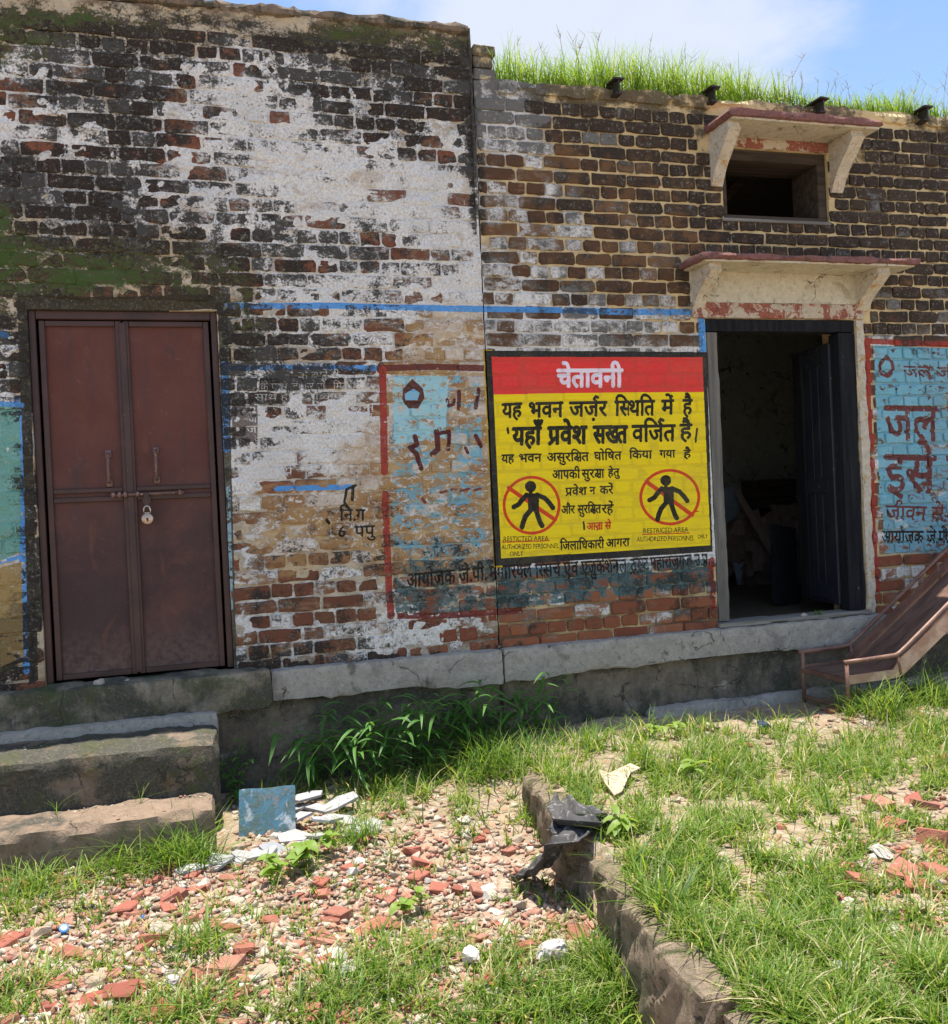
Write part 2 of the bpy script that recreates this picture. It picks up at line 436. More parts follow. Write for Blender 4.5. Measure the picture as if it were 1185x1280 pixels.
swrite([('यह', 105, 167, 549, 547, 588), ('भवन', 190, 302, 546, 543, 585), ('असुरक्षित', 328, 536, 541, 537, 582), ('घोषित', 562, 697, 536, 532, 575), ('किया', 735, 848, 530, 527, 568), ('गया', 885, 962, 527, 525, 562), ('है', 1003, 1040, 525, 524, 562),
        ('आपकी', 355, 492, 626, 622, 668), ('सुरक्षा', 500, 612, 622, 620, 662), ('हेतु', 630, 686, 620, 616, 655), ('प्रवेश', 420, 525, 712, 708, 750), ('न', 540, 567, 708, 707, 742), ('करें', 590, 656, 704, 702, 742),
        ('और', 400, 466, 802, 799, 840), ('सुरक्षित', 480, 596, 798, 795, 838), ('रहें', 600, 656, 795, 793, 838), ('जिलाधिकारी', 395, 610, 978, 968, 1018), ('आगरा', 620, 736, 966, 960, 1004)], (.09, .08, .04), .030)
swrite([('RESTICTED AREA', 112, 338, 952, 948, 976), ('AUTHORIZED PERSONNEL', 105, 388, 992, 985, 1015), ('ONLY', 145, 213, 1026, 1022, 1049),
        ('RESTRICED AREA', 803, 1027, 912, 904, 936), ('AUTHORIZED PERSONNEL', 772, 1056, 953, 946, 977), ('ONLY', 1072, 1122, 943, 939, 962)], (.12, .08, .03), .018)
m = Mask()
for c, rx, ry, a, b in (((253, 797), 136, 138, (140, 712), (368, 868)), ((935, 757), 143, 132, (822, 682), (1045, 845))):
    C_ = S(*c); m.ring(C_, rx/3.95, ry/3.952, 3.6); m.stroke(SP([a, b]), 5)
m.stroke(SP([(1045, 835), (1076, 825)]), 1.4)
m.stroke(SP([(110, 980), (340, 972)]), 1.3); m.stroke(SP([(800, 941), (1030, 934)]), 1.3); m.put((.83, .24, .06), 1.)
swrite([('आज्ञा से', 525, 645, 886, 880, 920)], (.78, .20, .05), .03)
m = Mask(); m.stroke(SP([(510, 880), (512, 915)]), 2.2); m.stroke(SP([(135, 418), (138, 440)]), 3); m.stroke(SP([(1070, 420), (1062, 484)]), 2.4)
for ox, oy, k in ((248, 705, 1.), (915, 675, .96)):
    def F_(l): return SP([(ox+(x-248)*k, oy+(y-705)*k) for x, y in l])
    m.disc(F_([(248, 705)])[0], 28*k/3.95, 28*k/3.95); m.poly(F_([(220, 738), (282, 738), (290, 760), (288, 828), (236, 828), (236, 770)]))
    m.stroke(F_([(228, 746), (205, 772), (190, 792), (165, 806)]), 6*k); m.stroke(F_([(280, 746), (318, 762), (340, 785), (358, 810)]), 6*k)
    m.stroke(F_([(248, 822), (224, 850), (212, 880), (206, 905)]), 6.2*k); m.stroke(F_([(276, 822), (284, 850), (294, 878), (305, 898)]), 6.2*k); m.stroke(F_([(248, 725), (248, 745)]), 4.5)
m.put((.09, .08, .05), 1.)
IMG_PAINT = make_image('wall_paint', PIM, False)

# ------------------------------------------------------------------ materials
def newmat(name):
    m = bpy.data.materials.new(name); m.use_nodes = True; m.node_tree.nodes.clear(); return m, NT(m.node_tree)
def finish(m, t, col, rough=.85, bump=None, bstr=.4, bdist=.01, **kw):
    b = t.node('ShaderNodeBsdfPrincipled', Base_Color=col, Roughness=rough)
    for k, v in kw.items(): t.put(b.inputs[k.replace('_', ' ')], v)
    if bump is not None:
        t.l.new(t.node('ShaderNodeBump', Strength=bstr, Distance=bdist, Height=bump).outputs[0], b.inputs['Normal'])
    o = t.node('ShaderNodeOutputMaterial'); t.l.new(b.outputs[0], o.inputs[0]); return m
def posn(t): return t.node('ShaderNodeNewGeometry').outputs['Position']

def wall_mat(name, kind):
    m, t = newmat(name); P = posn(t); x, y, z = t.sep(P)[:3]
    Ps = t.comb(t.math('MULTIPLY', x, .62), t.math('MULTIPLY', y, .5), z)
    nb = t.noise(Ps, 2.6, 5, .6); nm = t.noise(Ps, 17, 6, .68, .4); nf = t.noise(P, 85, 4, .65); nl = t.noise(Ps, 7.5, 5, .6, .5)
    wob = t.vmath('SCALE', t.vmath('SUBTRACT', t.noisec(P, 24, 3), (.5, .5, .5))); wob.node.inputs['Scale'].default_value = .045
    Q = t.sep(t.vmath('ADD', P, wob))
    cv = t.comb(t.math('DIVIDE', t.math('SUBTRACT', Q[0], CX0), CX1-CX0), t.math('DIVIDE', t.math('SUBTRACT', Q[2], CZ0), CZ1-CZ0))
    ci = t.node('ShaderNodeTexImage', {'image': IMG_CTRL, 'extension': 'EXTEND', 'interpolation': 'Cubic'}, Vector=cv)
    cs = t.node('ShaderNodeSeparateColor', i0=ci.outputs['Color']).outputs; OC = ci.outputs['Alpha']
    WA, SO, MO = cs[0], cs[1], cs[2]
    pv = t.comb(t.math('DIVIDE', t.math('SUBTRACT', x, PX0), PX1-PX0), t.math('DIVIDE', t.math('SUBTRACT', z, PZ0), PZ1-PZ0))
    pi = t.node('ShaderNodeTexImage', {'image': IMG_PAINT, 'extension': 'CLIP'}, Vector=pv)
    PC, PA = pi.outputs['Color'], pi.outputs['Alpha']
    left = t.step(x, 1.70, 1.67)                          # 1 on the left building
    mort = kind == 'mortar'
    if mort:
        base = t.mix(left, (.68, .53, .29), (.54, .46, .34))
        base = t.mix(t.step(nl, .35, .7), base, t.mix(left, (.52, .38, .19), (.38, .29, .18)))
        base = t.mix(t.math('MULTIPLY', t.step(z, 1.05, .8), t.step(nb, .35, .6)), base, (.13, .075, .045))
    else:
        if kind == 'stuff': rv = t.node('ShaderNodeAttribute', {'attribute_name': 'shade'}).outputs['Fac']
        else: rv = t.node('ShaderNodeObjectInfo').outputs['Random']
        base = t.ramp(rv, [(0, (.23, .075, .038)), (.3, (.15, .052, .027)), (.55, (.20, .085, .038)), (.8, (.28, .11, .045)), (1, (.33, .15, .06))])
        base = t.mix(t.math('MULTIPLY', t.step(nf, .35, .75), .55), base, (.075, .04, .025))
        # right wall bricks are browner high up, redder low down
        brown = t.mix(t.step(rv, .2, .8), (.075, .040, .018), (.15, .078, .030))
        hi = t.math('MULTIPLY', t.step(z, 1.0, 1.9), t.math('SUBTRACT', 1., left))
        base = t.mix(t.math('MULTIPLY', hi, .8), base, brown)
        lowr = t.math('MULTIPLY', t.step(z, 1.25, 1.0), t.step(x, .9, 1.5)); base = t.mix(t.math('MULTIPLY', lowr, .75), base, t.mix(rv, (.20, .055, .028), (.34, .115, .05)))
        base = t.mix(t.math('MULTIPLY', t.step(nm, .52, .62), .45), base, (.30, .17, .10))
    # lime wash
    wf = t.math('ADD', WA, t.math('MULTIPLY', t.math('SUBTRACT', nl, .5), 1.1))
    wf = t.math('ADD', wf, t.math('MULTIPLY', t.math('SUBTRACT', nm, .5), .85))
    wf = t.math('ADD', wf, t.mix(left, (.06, .06, .06), (.16, .16, .16)) if mort else t.mix(left, (-.14, -.14, -.14), (-.27, -.27, -.27)))
    wf = t.math('ADD', wf, t.math('MULTIPLY', t.math('SUBTRACT', nf, .5), .5))
    if not mort: wf = t.math('ADD', wf, t.math('MULTIPLY', t.math('SUBTRACT', rv, .5), .85))
    g2 = t.noise(Ps, 36, 5, .72, .8); wf = t.math('ADD', wf, t.math('MULTIPLY', t.math('SUBTRACT', g2, .5), t.mix(left, (.3, .3, .3), (.9, .9, .9))))
    wfac = t.step(wf, .46, .60)
    wcol = t.mix(t.step(nf, .35, .72), (.76, .75, .735), (.50, .47, .43))
    wcol = t.mix(t.math('MULTIPLY', t.step(nb, .55, .3), .35), wcol, (.40, .40, .41))
    och = t.step(t.math('ADD', OC, t.math('MULTIPLY', t.math('SUBTRACT', nm, .5), .9)), .50, .66)
    ocol = t.mix(t.step(nl, .4, .65), (.47, .30, .12), (.36, .20, .085))
    base = t.mix(t.step(wf, .30, .50, 0., .40), base, t.mix(t.step(g2, .4, .6), (.34, .30, .26), (.20, .17, .14)))
    c = t.mix(wfac, base, wcol)
    ob = t.math('MULTIPLY', t.step(t.math('ADD', OC, t.math('MULTIPLY', t.math('SUBTRACT', nl, .5), .7)), .60, .78), left)
    c = t.mix(t.math('MULTIPLY', ob, .70 if mort else .48), c, ocol)
    c = t.mix(t.math('MULTIPLY', t.math('MULTIPLY', och, t.math('SUBTRACT', 1., wfac)), .45), c, ocol)
    flake = t.math('MULTIPLY', ob, t.step(t.math('ADD', g2, t.math('MULTIPLY', t.math('SUBTRACT', nf, .5), .35)), .54, .60, 0., .85)); c = t.mix(flake, c, (.66, .66, .64))
    tn = t.math('MULTIPLY', t.step(t.noise(t.vmath('ADD', Ps, (5, 2, 9)), 5.5, 5, .65, .8), .55, .66), left); c = t.mix(t.math('MULTIPLY', tn, .45), c, (.36, .24, .13))
    # old paint, and the door-jamb shadow painted with it
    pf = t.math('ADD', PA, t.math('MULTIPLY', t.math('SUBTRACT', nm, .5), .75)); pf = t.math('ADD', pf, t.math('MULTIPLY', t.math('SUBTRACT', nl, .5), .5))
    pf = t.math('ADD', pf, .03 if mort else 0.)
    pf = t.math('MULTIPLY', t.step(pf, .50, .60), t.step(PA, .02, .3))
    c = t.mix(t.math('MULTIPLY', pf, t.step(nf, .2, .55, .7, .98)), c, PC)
    # soot, algae and moss, with jamb and seam shadows painted in
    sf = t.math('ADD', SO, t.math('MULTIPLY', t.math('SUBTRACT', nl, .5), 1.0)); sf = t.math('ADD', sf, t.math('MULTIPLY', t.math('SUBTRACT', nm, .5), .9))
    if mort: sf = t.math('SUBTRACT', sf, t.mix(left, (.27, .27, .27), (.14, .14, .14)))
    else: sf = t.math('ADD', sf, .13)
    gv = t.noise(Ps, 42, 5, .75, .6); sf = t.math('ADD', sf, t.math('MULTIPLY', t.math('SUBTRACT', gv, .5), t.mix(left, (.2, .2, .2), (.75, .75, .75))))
    jd = t.step(t.math('ABSOLUTE', t.math('SUBTRACT', x, 1.672)), .075, .01, 0., .55); sf = t.math('ADD', sf, t.math('MULTIPLY', jd, t.step(z, 2.7, 3.3)))  # shadow line along the upper seam, darkened into the wall colour
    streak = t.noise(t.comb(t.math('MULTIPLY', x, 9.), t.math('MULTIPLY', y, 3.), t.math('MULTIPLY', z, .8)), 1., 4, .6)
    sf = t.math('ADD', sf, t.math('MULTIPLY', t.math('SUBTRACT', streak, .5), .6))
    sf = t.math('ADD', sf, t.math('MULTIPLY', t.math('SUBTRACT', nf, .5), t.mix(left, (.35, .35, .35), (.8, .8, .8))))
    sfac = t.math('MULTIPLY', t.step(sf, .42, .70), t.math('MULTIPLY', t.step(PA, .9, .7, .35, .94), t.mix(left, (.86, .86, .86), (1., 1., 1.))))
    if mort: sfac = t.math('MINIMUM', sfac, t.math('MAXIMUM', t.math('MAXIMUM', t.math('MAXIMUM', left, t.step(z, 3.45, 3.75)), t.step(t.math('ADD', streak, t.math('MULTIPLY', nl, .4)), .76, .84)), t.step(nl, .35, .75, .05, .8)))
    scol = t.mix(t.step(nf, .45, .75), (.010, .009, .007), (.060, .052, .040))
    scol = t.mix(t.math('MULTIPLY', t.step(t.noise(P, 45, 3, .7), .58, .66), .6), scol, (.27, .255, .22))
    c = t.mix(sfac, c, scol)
    mf = t.math('ADD', MO, t.math('MULTIPLY', t.math('SUBTRACT', nl, .5), 1.1)); mf = t.math('ADD', mf, t.math('MULTIPLY', t.math('SUBTRACT', gv, .5), 1.5)); mf = t.math('ADD', mf, t.math('MULTIPLY', t.math('SUBTRACT', nf, .5), .7))
    mcol = t.mix(t.step(mf, .70, 1.15), (.070, .060, .028), (.050, .075, .014))
    mcol = t.mix(t.step(mf, .62, 1.0), (.085, .075, .030), (.045, .095, .010))
    c = t.mix(t.math('MULTIPLY', t.step(mf, .48, .80), t.step(PA, .9, .7, 0., .80)), c, mcol)
    # a cement band under the parapet top is tan
    tb = t.math('MULTIPLY', t.math('MULTIPLY', t.step(z, 4.21, 4.27), left), t.step(t.math('ADD', nl, t.math('MULTIPLY', t.math('SUBTRACT', gv, .5), .8)), .48, .56)); c = t.mix(t.math('MULTIPLY', tb, .8), c, (.27, .20, .14))
    # crisp warning panel goes over everything
    sg = t.step(PA, .955, .985)
    brush = t.noise(t.comb(t.math('MULTIPLY', x, 3.), 0., t.math('MULTIPLY', z, 70.)), 1., 4, .6)
    pcc = t.mix(t.step(nf, .25, .6, .22, 0.), PC, t.mix(.5, PC, (.35, .3, .2)))
    pcc = t.mix(t.math('MULTIPLY', t.step(nl, .45, .7), .13), pcc, (.25, .2, .1))
    pcc = t.mix(t.step(brush, .45, .72, 0., .22), pcc, t.mix(.5, pcc, (.02, .015, .0)))
    chip = t.step(t.math('ADD', nf, t.math('MULTIPLY', t.math('SUBTRACT', g2, .5), .5)), .69, .72); pcc = t.mix(t.math('MULTIPLY', chip, .55), pcc, (.16, .11, .07))
    if mort: pcc = t.mix(.16, pcc, (.1, .08, .04))
    c = t.mix(sg, c, pcc)
    h = t.math('ADD', t.math('MULTIPLY', nm, 1.0), t.math('MULTIPLY', nf, .75)); h = t.math('ADD', h, t.math('MULTIPLY', wfac, .25))
    h = t.math('MULTIPLY', h, t.step(sg, 0, 1, 1., .35))
    return finish(m, t, c, .92, h, .75, .012)
M_BRICK = wall_mat('weathered_brick', 'part'); M_BRICKS = wall_mat('weathered_brick_mass', 'stuff'); M_MORT = wall_mat('lime_mortar', 'mortar')

def plaster(name, a, b, c3, stain=(.03, .03, .022), st=(.5, .72), moss=0., zdark=None, sc=1., bump=.6):
    """patchy cement or plaster: two base tones, a third in spots, dark algae in large blotches"""
    m, t = newmat(name); P = posn(t); x, y, z = t.sep(P)[:3]
    n1 = t.noise(P, 3.2*sc, 6, .62, .3); n2 = t.noise(P, 14*sc, 6, .7); n3 = t.noise(P, 90, 4, .7); n4 = t.noise(t.vmath('ADD', P, (7, 3, 1)), 5*sc, 5, .65, .6)
    c = t.mix(t.step(n2, .35, .65), a, b); c = t.mix(t.step(n4, .56, .66), c, c3)
    v = t.math('ADD', n1, t.math('MULTIPLY', t.math('SUBTRACT', n2, .5), .35))
    sk = t.noise(t.comb(t.math('MULTIPLY', x, 16.), t.math('MULTIPLY', y, 16.), t.math('MULTIPLY', z, 1.5)), 1., 5, .7)
    v = t.math('ADD', v, t.math('MULTIPLY', t.math('SUBTRACT', sk, .5), .28))
    if zdark: v = t.math('ADD', v, t.step(z, zdark[0], zdark[1], 0., zdark[2]))
    c = t.mix(t.step(v, st[0], st[1], 0., .92), c, t.mix(t.step(n3, .35, .7), stain, tuple(q*3.2 for q in stain)))
    if moss: c = t.mix(t.step(t.math('ADD', n4, t.math('MULTIPLY', n3, .2)), .62-moss, .80-moss, 0., .8), c, (.06, .075, .02))
    c = t.mix(t.step(n3, .60, .70, 0., .5), c, (.05, .045, .04))
    vc = t.node('ShaderNodeTexVoronoi', {'feature': 'DISTANCE_TO_EDGE'}, Vector=t.vmath('ADD', P, t.vmath('MULTIPLY', t.noisec(P, 6, 4), (.25, .25, .25))), Scale=1.7*sc).outputs['Distance']
    crk = t.math('MULTIPLY', t.step(vc, .010, .002), t.step(n4, .45, .55)); c = t.mix(t.math('MULTIPLY', crk, .8), c, (.02, .018, .015))
    n5 = t.noise(P, 38, 6, .78, .5); c = t.mix(t.step(n5, .52, .66, 0., .45), c, tuple(q*.35 for q in a)); c = t.mix(t.step(n5, .44, .34, 0., .35), c, tuple(min(q*1.5, .8) for q in b))
    return finish(m, t, c, .93, t.math('ADD', t.math('ADD', n2, n5), t.math('MULTIPLY', n3, .8)), bump*1.15, .014)
M_LEDGE = plaster('ledge_cement', (.34, .31, .27), (.42, .39, .34), (.26, .24, .21), st=(.60, .78))
M_PLINTH = plaster('plinth_render', (.15, .12, .085), (.23, .19, .14), (.34, .30, .24), st=(.42, .60), moss=.0)
M_STEP = plaster('step_cement', (.16, .12, .085), (.22, .165, .12), (.28, .105, .055), st=(.39, .50), moss=.02)
M_STEP2 = plaster('lower_step_cement', (.22, .155, .105), (.28, .20, .14), (.17, .12, .085), st=(.50, .68))
M_THRESH = plaster('threshold_cement', (.21, .18, .13), (.29, .25, .19), (.36, .33, .28), st=(.40, .58), moss=.03)
M_KERB = plaster('kerb_concrete', (.27, .20, .135), (.35, .265, .185), (.19, .135, .09), st=(.56, .76), sc=2, moss=.03, bump=1.)
M_CREAM = plaster('old_cream_plaster', (.52, .47, .36), (.60, .55, .44), (.42, .36, .26), stain=(.10, .075, .045), st=(.56, .8), sc=1.5, bump=.35)
M_BRACK = plaster('bracket_plaster', (.60, .55, .46), (.50, .44, .34), (.52, .30, .11), stain=(.12, .08, .05), st=(.6, .8), sc=2.5, bump=.4)
M_LINTEL = plaster('peeling_red_plaster', (.50, .42, .32), (.56, .49, .39), (.40, .12, .07), stain=(.15, .036, .022), st=(.47, .50), sc=2.2, bump=.5)
M_SLABRED = plaster('red_oxide_canopy', (.20, .085, .075), (.26, .12, .105), (.14, .075, .07), stain=(.05, .035, .03), st=(.6, .8), sc=3)
M_COPE = plaster('parapet_cement', (.20, .15, .11), (.27, .205, .15), (.10, .085, .065), st=(.42, .62), sc=3)
M_ROOM = plaster('room_limewash', (.62, .64, .56), (.55, .56, .48), (.38, .36, .30), st=(.58, .8), sc=.8)
M_SOIL = plaster('roof_soil', (.10, .075, .045), (.14, .11, .06), (.08, .06, .04), st=(.6, .9), sc=4)

def wood_mat(name, a, b, axis=2, wear=None, wthr=.6, sc=1.):
    m, t = newmat(name); P = posn(t); x, y, z = t.sep(P)[:3]
    s = [30*sc, 30*sc, 30*sc]; s[axis] = 1.6*sc
    g = t.noise(t.comb(t.math('MULTIPLY', x, s[0]), t.math('MULTIPLY', y, s[1]), t.math('MULTIPLY', z, s[2])), 1., 6, .7, .3)
    n = t.noise(P, 60, 4, .7)
    c = t.mix(t.step(g, .3, .7), a, b)
    if wear: c = t.mix(t.step(t.math('ADD', g, t.math('MULTIPLY', t.math('SUBTRACT', n, .5), .6)), wthr, wthr+.08, 0., .85), c, wear)
    finish(m, t, c, .9, g, .6, .006); m.node_tree.nodes['Principled BSDF'].inputs['Specular IOR Level'].default_value = .12; return m
M_DARKWOOD = wood_mat('weathered_dark_timber', (.008, .009, .012), (.022, .023, .026), 2, (.16, .155, .15), .68)
M_GREYWOOD = wood_mat('grey_weathered_timber', (.10, .095, .085), (.19, .18, .16), 2, (.30, .29, .27), .66)
M_SILLWOOD = wood_mat('grey_sill_timber', (.15, .14, .125), (.27, .255, .23), 0, (.36, .35, .32), .66)
M_WINWOOD = wood_mat('dark_window_timber', (.035, .028, .022), (.085, .065, .05), 0)
M_BOARD = wood_mat('dusty_board', (.20, .14, .11), (.30, .22, .18), 2)
def speck_mat(name, base, dot, thr, sc=60, rough=.6, metallic=0., var=None):
    m, t = newmat(name); P = posn(t); n = t.noise(P, sc, 3, .6); n2 = t.noise(P, 5, 5, .6)
    c = t.mix(t.step(n2, .35, .65), base, var or tuple(q*.6 for q in base)); c = t.mix(t.step(n, thr, thr+.03), c, dot)
    return finish(m, t, c, rough, n2, .15, .01, Metallic=metallic)
M_LEAF = speck_mat('dark_blue_door_paint', (.010, .014, .026), (.30, .30, .28), .70, 48, .55, var=(.022, .024, .030))
M_STUB = speck_mat('rusty_black_iron', (.025, .022, .02), (.10, .05, .03), .6)
M_PANEL = speck_mat('blue_grey_board', (.30, .36, .46), (.4, .4, .4), .68, 30)
# brown oxide door steel
m, t = newmat('brown_oxide_steel'); P = posn(t); x, y, z = t.sep(P)[:3]
n1 = t.noise(P, 2.2, 6, .65, .4); n2 = t.noise(P, 34, 5, .7); n3 = t.noise(P, 120, 3, .6); st_ = t.noise(t.comb(t.math('MULTIPLY', x, 14.), 0., t.math('MULTIPLY', z, 1.1)), 1., 5, .65)
c = t.mix(t.step(n1, .35, .62), (.080, .024, .018), (.045, .019, .019)); c = t.mix(t.step(z, 1.35, 2.1, 0., .70), c, (.125, .028, .014))
c = t.mix(t.step(st_, .50, .72, 0., .55), c, (.045, .025, .026)); c = t.mix(t.step(z, 1.15, .75, 0., .4), c, (.055, .032, .030))
c = t.mix(t.step(n2, .60, .74, 0., .35), c, (.21, .10, .07)); c = t.mix(t.step(n3, .74, .78, 0., .5), c, (.36, .30, .26))
scr = t.noise(t.vmath('MULTIPLY', t.vmath('ADD', P, t.vmath('MULTIPLY', t.noisec(P, 3, 2), (.1, .1, .1))), (60, 1, 9)), 1.4, 4, .7); c = t.mix(t.step(scr, .70, .74, 0., .5), c, (.22, .14, .11))
rst = t.noise(t.comb(t.math('MULTIPLY', x, 5.), 0., t.math('MULTIPLY', z, 2.2)), 1.6, 7, .72, .8); c = t.mix(t.step(rst, .54, .68, 0., .35), c, (.16, .055, .028)); c = t.mix(t.step(rst, .42, .32, 0., .5), c, (.045, .026, .028))
dst = t.math('MULTIPLY', t.step(z, 1.0, .66), t.step(n2, .35, .6)); c = t.mix(t.math('MULTIPLY', dst, .45), c, (.16, .115, .09))
M_STEEL = finish(m, t, c, t.step(n1, .3, .7, .55, .75), t.math('ADD', n1, t.math('MULTIPLY', n2, .08)), .25, .02)
M_STEELD = speck_mat('dark_brown_steel', (.060, .024, .019), (.14, .07, .05), .68, 70, .5)
M_HANDLE = speck_mat('worn_brown_handle', (.16, .085, .07), (.30, .20, .16), .6, 70, .4)
M_LOCK = speck_mat('scuffed_brass_steel', (.50, .38, .30), (.25, .14, .08), .62, 90, .35, .7)
M_SHACK = speck_mat('shackle_steel', (.55, .50, .45), (.3, .2, .1), .66, 80, .3, .9)
# slide
m, t = newmat('rusted_slide_steel'); P = posn(t); n1 = t.noise(P, 7, 6, .7, .3); n2 = t.noise(P, 60, 4, .7)
c = t.mix(t.step(n1, .38, .62), (.24, .125, .085), (.15, .075, .055)); c = t.mix(t.step(n2, .55, .68, 0., .5), c, (.32, .17, .12))
M_SLIDE = finish(m, t, c, .5, n2, .3, .004)
m, t = newmat('worn_chute_sheet'); P = posn(t); n1 = t.noise(t.vmath('MULTIPLY', P, (1, 6, 1)), 3, 6, .7, .3); n2 = t.noise(P, 40, 4, .7)
c = t.mix(t.step(n1, .40, .60), (.13, .080, .062), (.24, .145, .11)); c = t.mix(t.step(n2, .6, .72, 0., .4), c, (.28, .15, .11))
M_CHUTE = finish(m, t, c, .38, n1, .2, .006, Metallic=.25)
m, t = newmat('worn_sunlit_side_sheet'); P = posn(t); n1 = t.noise(P, 5, 6, .7, .3)
M_SIDE_LIT = finish(m, t, t.mix(t.step(n1, .4, .6), (.58, .38, .28), (.38, .20, .14)), .45, n1, .2, .006)  # near side sheet: sunlight put into the paler colour

def rock_mat(name, cols, dust=(.50, .42, .33), attr=None, sc=22):
    m, t = newmat(name); P = posn(t)
    rv = t.node('ShaderNodeAttribute', {'attribute_name': attr}).outputs['Fac'] if attr else t.node('ShaderNodeObjectInfo').outputs['Random']
    n = t.noise(P, sc, 6, .7); n2 = t.noise(P, 110, 4, .7)
    c = t.ramp(rv, [(i/(len(cols)-1), q) for i, q in enumerate(cols)])
    c = t.mix(t.step(n, .35, .7, 0., .5), c, tuple(q*.6 for q in cols[0])); c = t.mix(t.step(n, .56, .70, 0., .65), c, dust)
    return finish(m, t, c, .95, t.math('ADD', n, n2), .7, .006)
M_REDROCK = rock_mat('broken_red_brick', [(.30, .085, .055), (.40, .155, .105), (.24, .07, .045), (.40, .20, .14)], (.50, .33, .25), sc=34)
M_TANROCK = rock_mat('tan_rubble', [(.42, .33, .24), (.36, .27, .19), (.48, .41, .32), (.33, .29, .24)])
M_WHTROCK = rock_mat('pale_plaster_chunk', [(.48, .44, .39), (.40, .35, .29), (.54, .50, .46)], (.38, .29, .21))
M_GRAVEL = rock_mat('mixed_rubble', [(.48, .41, .32), (.42, .14, .085), (.33, .12, .08), (.45, .21, .14), (.36, .27, .19), (.36, .11, .07), (.44, .36, .27), (.58, .53, .46), (.38, .17, .11), (.40, .32, .23), (.52, .45, .36), (.30, .11, .075), (.46, .36, .27)], (.46, .37, .28), 'shade', 60)
M_TILE = rock_mat('broken_marble_tile', [(.36, .36, .38), (.44, .42, .40), (.27, .28, .31)], (.40, .34, .27))
# ground
m, t = newmat('dry_rubbly_earth'); P = posn(t); n1 = t.noise(P, 2.2, 6, .6); n2 = t.noise(P, 26, 6, .72); n3 = t.noise(P, 120, 4, .7)
vo = t.node('ShaderNodeTexVoronoi', Vector=t.vmath('ADD', P, t.vmath('MULTIPLY', t.noisec(P, 30, 3), (.03, .03, .03))), Scale=34.)
c = t.mix(t.step(n1, .35, .65), (.36, .27, .18), (.28, .205, .135)); c = t.mix(t.step(n2, .4, .65), c, (.40, .31, .22))
sepc = t.node('ShaderNodeSeparateColor', i0=vo.outputs['Color']).outputs
c = t.mix(t.step(sepc[0], .80, .86, 0., .35), c, (.40, .17, .11)); c = t.mix(t.step(sepc[1], .82, .88, 0., .35), c, (.55, .50, .43))
c = t.mix(t.step(n3, .55, .75, 0., .5), c, (.16, .115, .07))
M_GROUND = finish(m, t, c, .96, t.math('ADD', t.math('MULTIPLY', vo.outputs['Distance'], -1.2), t.math('ADD', n2, t.math('MULTIPLY', n3, .6))), .9, .014)
def leaf_mat(name, cols, trans=.45, attr='shade', sheen=.35):
    m, t = newmat(name); rv = t.node('ShaderNodeAttribute', {'attribute_name': attr}).outputs['Fac']
    c = t.ramp(rv, [(i/(len(cols)-1), q) for i, q in enumerate(cols)])
    b = t.node('ShaderNodeBsdfPrincipled', Base_Color=c, Roughness=.5); b.inputs['Specular IOR Level'].default_value = sheen
    tr = t.node('ShaderNodeBsdfTranslucent', Color=t.mix(1., c, (1.5, 1.45, .7), 'MULTIPLY'))
    mx = t.node('ShaderNodeMixShader', i0=trans, i1=b.outputs[0], i2=tr.outputs[0])
    t.l.new(mx.outputs[0], t.node('ShaderNodeOutputMaterial').inputs[0]); return m
M_GRASS = leaf_mat('meadow_grass', [(.045, .105, .015), (.10, .20, .022), (.19, .29, .045), (.32, .37, .09), (.58, .50, .32)])
M_ROOFG = leaf_mat('roof_grass', [(.10, .19, .02), (.16, .27, .03), (.25, .35, .06), (.36, .36, .14)], .5)
M_WEED = leaf_mat('weed_leaf', [(.06, .16, .028), (.085, .21, .038), (.12, .27, .05)], .35)
M_LIME = leaf_mat('lime_weed_leaf', [(.16, .27, .04), (.22, .34, .06), (.28, .38, .09)], .45)
M_STEM = leaf_mat('dry_stem', [(.30, .26, .13), (.38, .33, .18)], .2)

# ------------------------------------------------------------------ object helpers
def raw(name, V, F, mats, parent=None, smooth=False, shade=None):
    me = bpy.data.meshes.new(name); me.from_pydata([tuple(map(float, v)) for v in V], [], [tuple(map(int, f)) for f in F])
    for q in (mats if isinstance(mats, (list, tuple)) else [mats]): me.materials.append(q)
    if smooth: me.polygons.foreach_set('use_smooth', [True]*len(me.polygons))
    if shade is not None: at = me.attributes.new('shade', 'FLOAT', 'POINT'); at.data.foreach_set('value', np.asarray(shade, np.float32))
    o = bpy.data.objects.new(name, me); COL.objects.link(o)
    if parent: o.parent = parent
    return o
def fast(name, V, F4, mat, parent=None, shade=None, smooth=False):
    """numpy mesh of quads or triangles, all faces the same size"""
    V = np.ascontiguousarray(V, np.float32); F4 = np.ascontiguousarray(F4, np.int32); k = F4.shape[1]
    me = bpy.data.meshes.new(name); me.vertices.add(len(V)); me.vertices.foreach_set('co', V.ravel())
    me.loops.add(F4.size); me.loops.foreach_set('vertex_index', F4.ravel()); me.polygons.add(len(F4))
    me.polygons.foreach_set('loop_start', np.arange(0, F4.size, k, dtype=np.int32)); me.polygons.foreach_set('loop_total', np.full(len(F4), k, np.int32))
    if smooth: me.polygons.foreach_set('use_smooth', np.ones(len(F4), bool))
    me.materials.append(mat); me.update(calc_edges=True); me.validate()
    if shade is not None: at = me.attributes.new('shade', 'FLOAT', 'POINT'); at.data.foreach_set('value', np.ascontiguousarray(shade, np.float32))
    o = bpy.data.objects.new(name, me); COL.objects.link(o)
    if parent: o.parent = parent
    return o
def tag(o, label=None, cat=None, group=None, kind=None):
    if label: o['label'] = label
    if cat: o['category'] = cat
    if group: o['group'] = group
    if kind: o['kind'] = kind
    return o
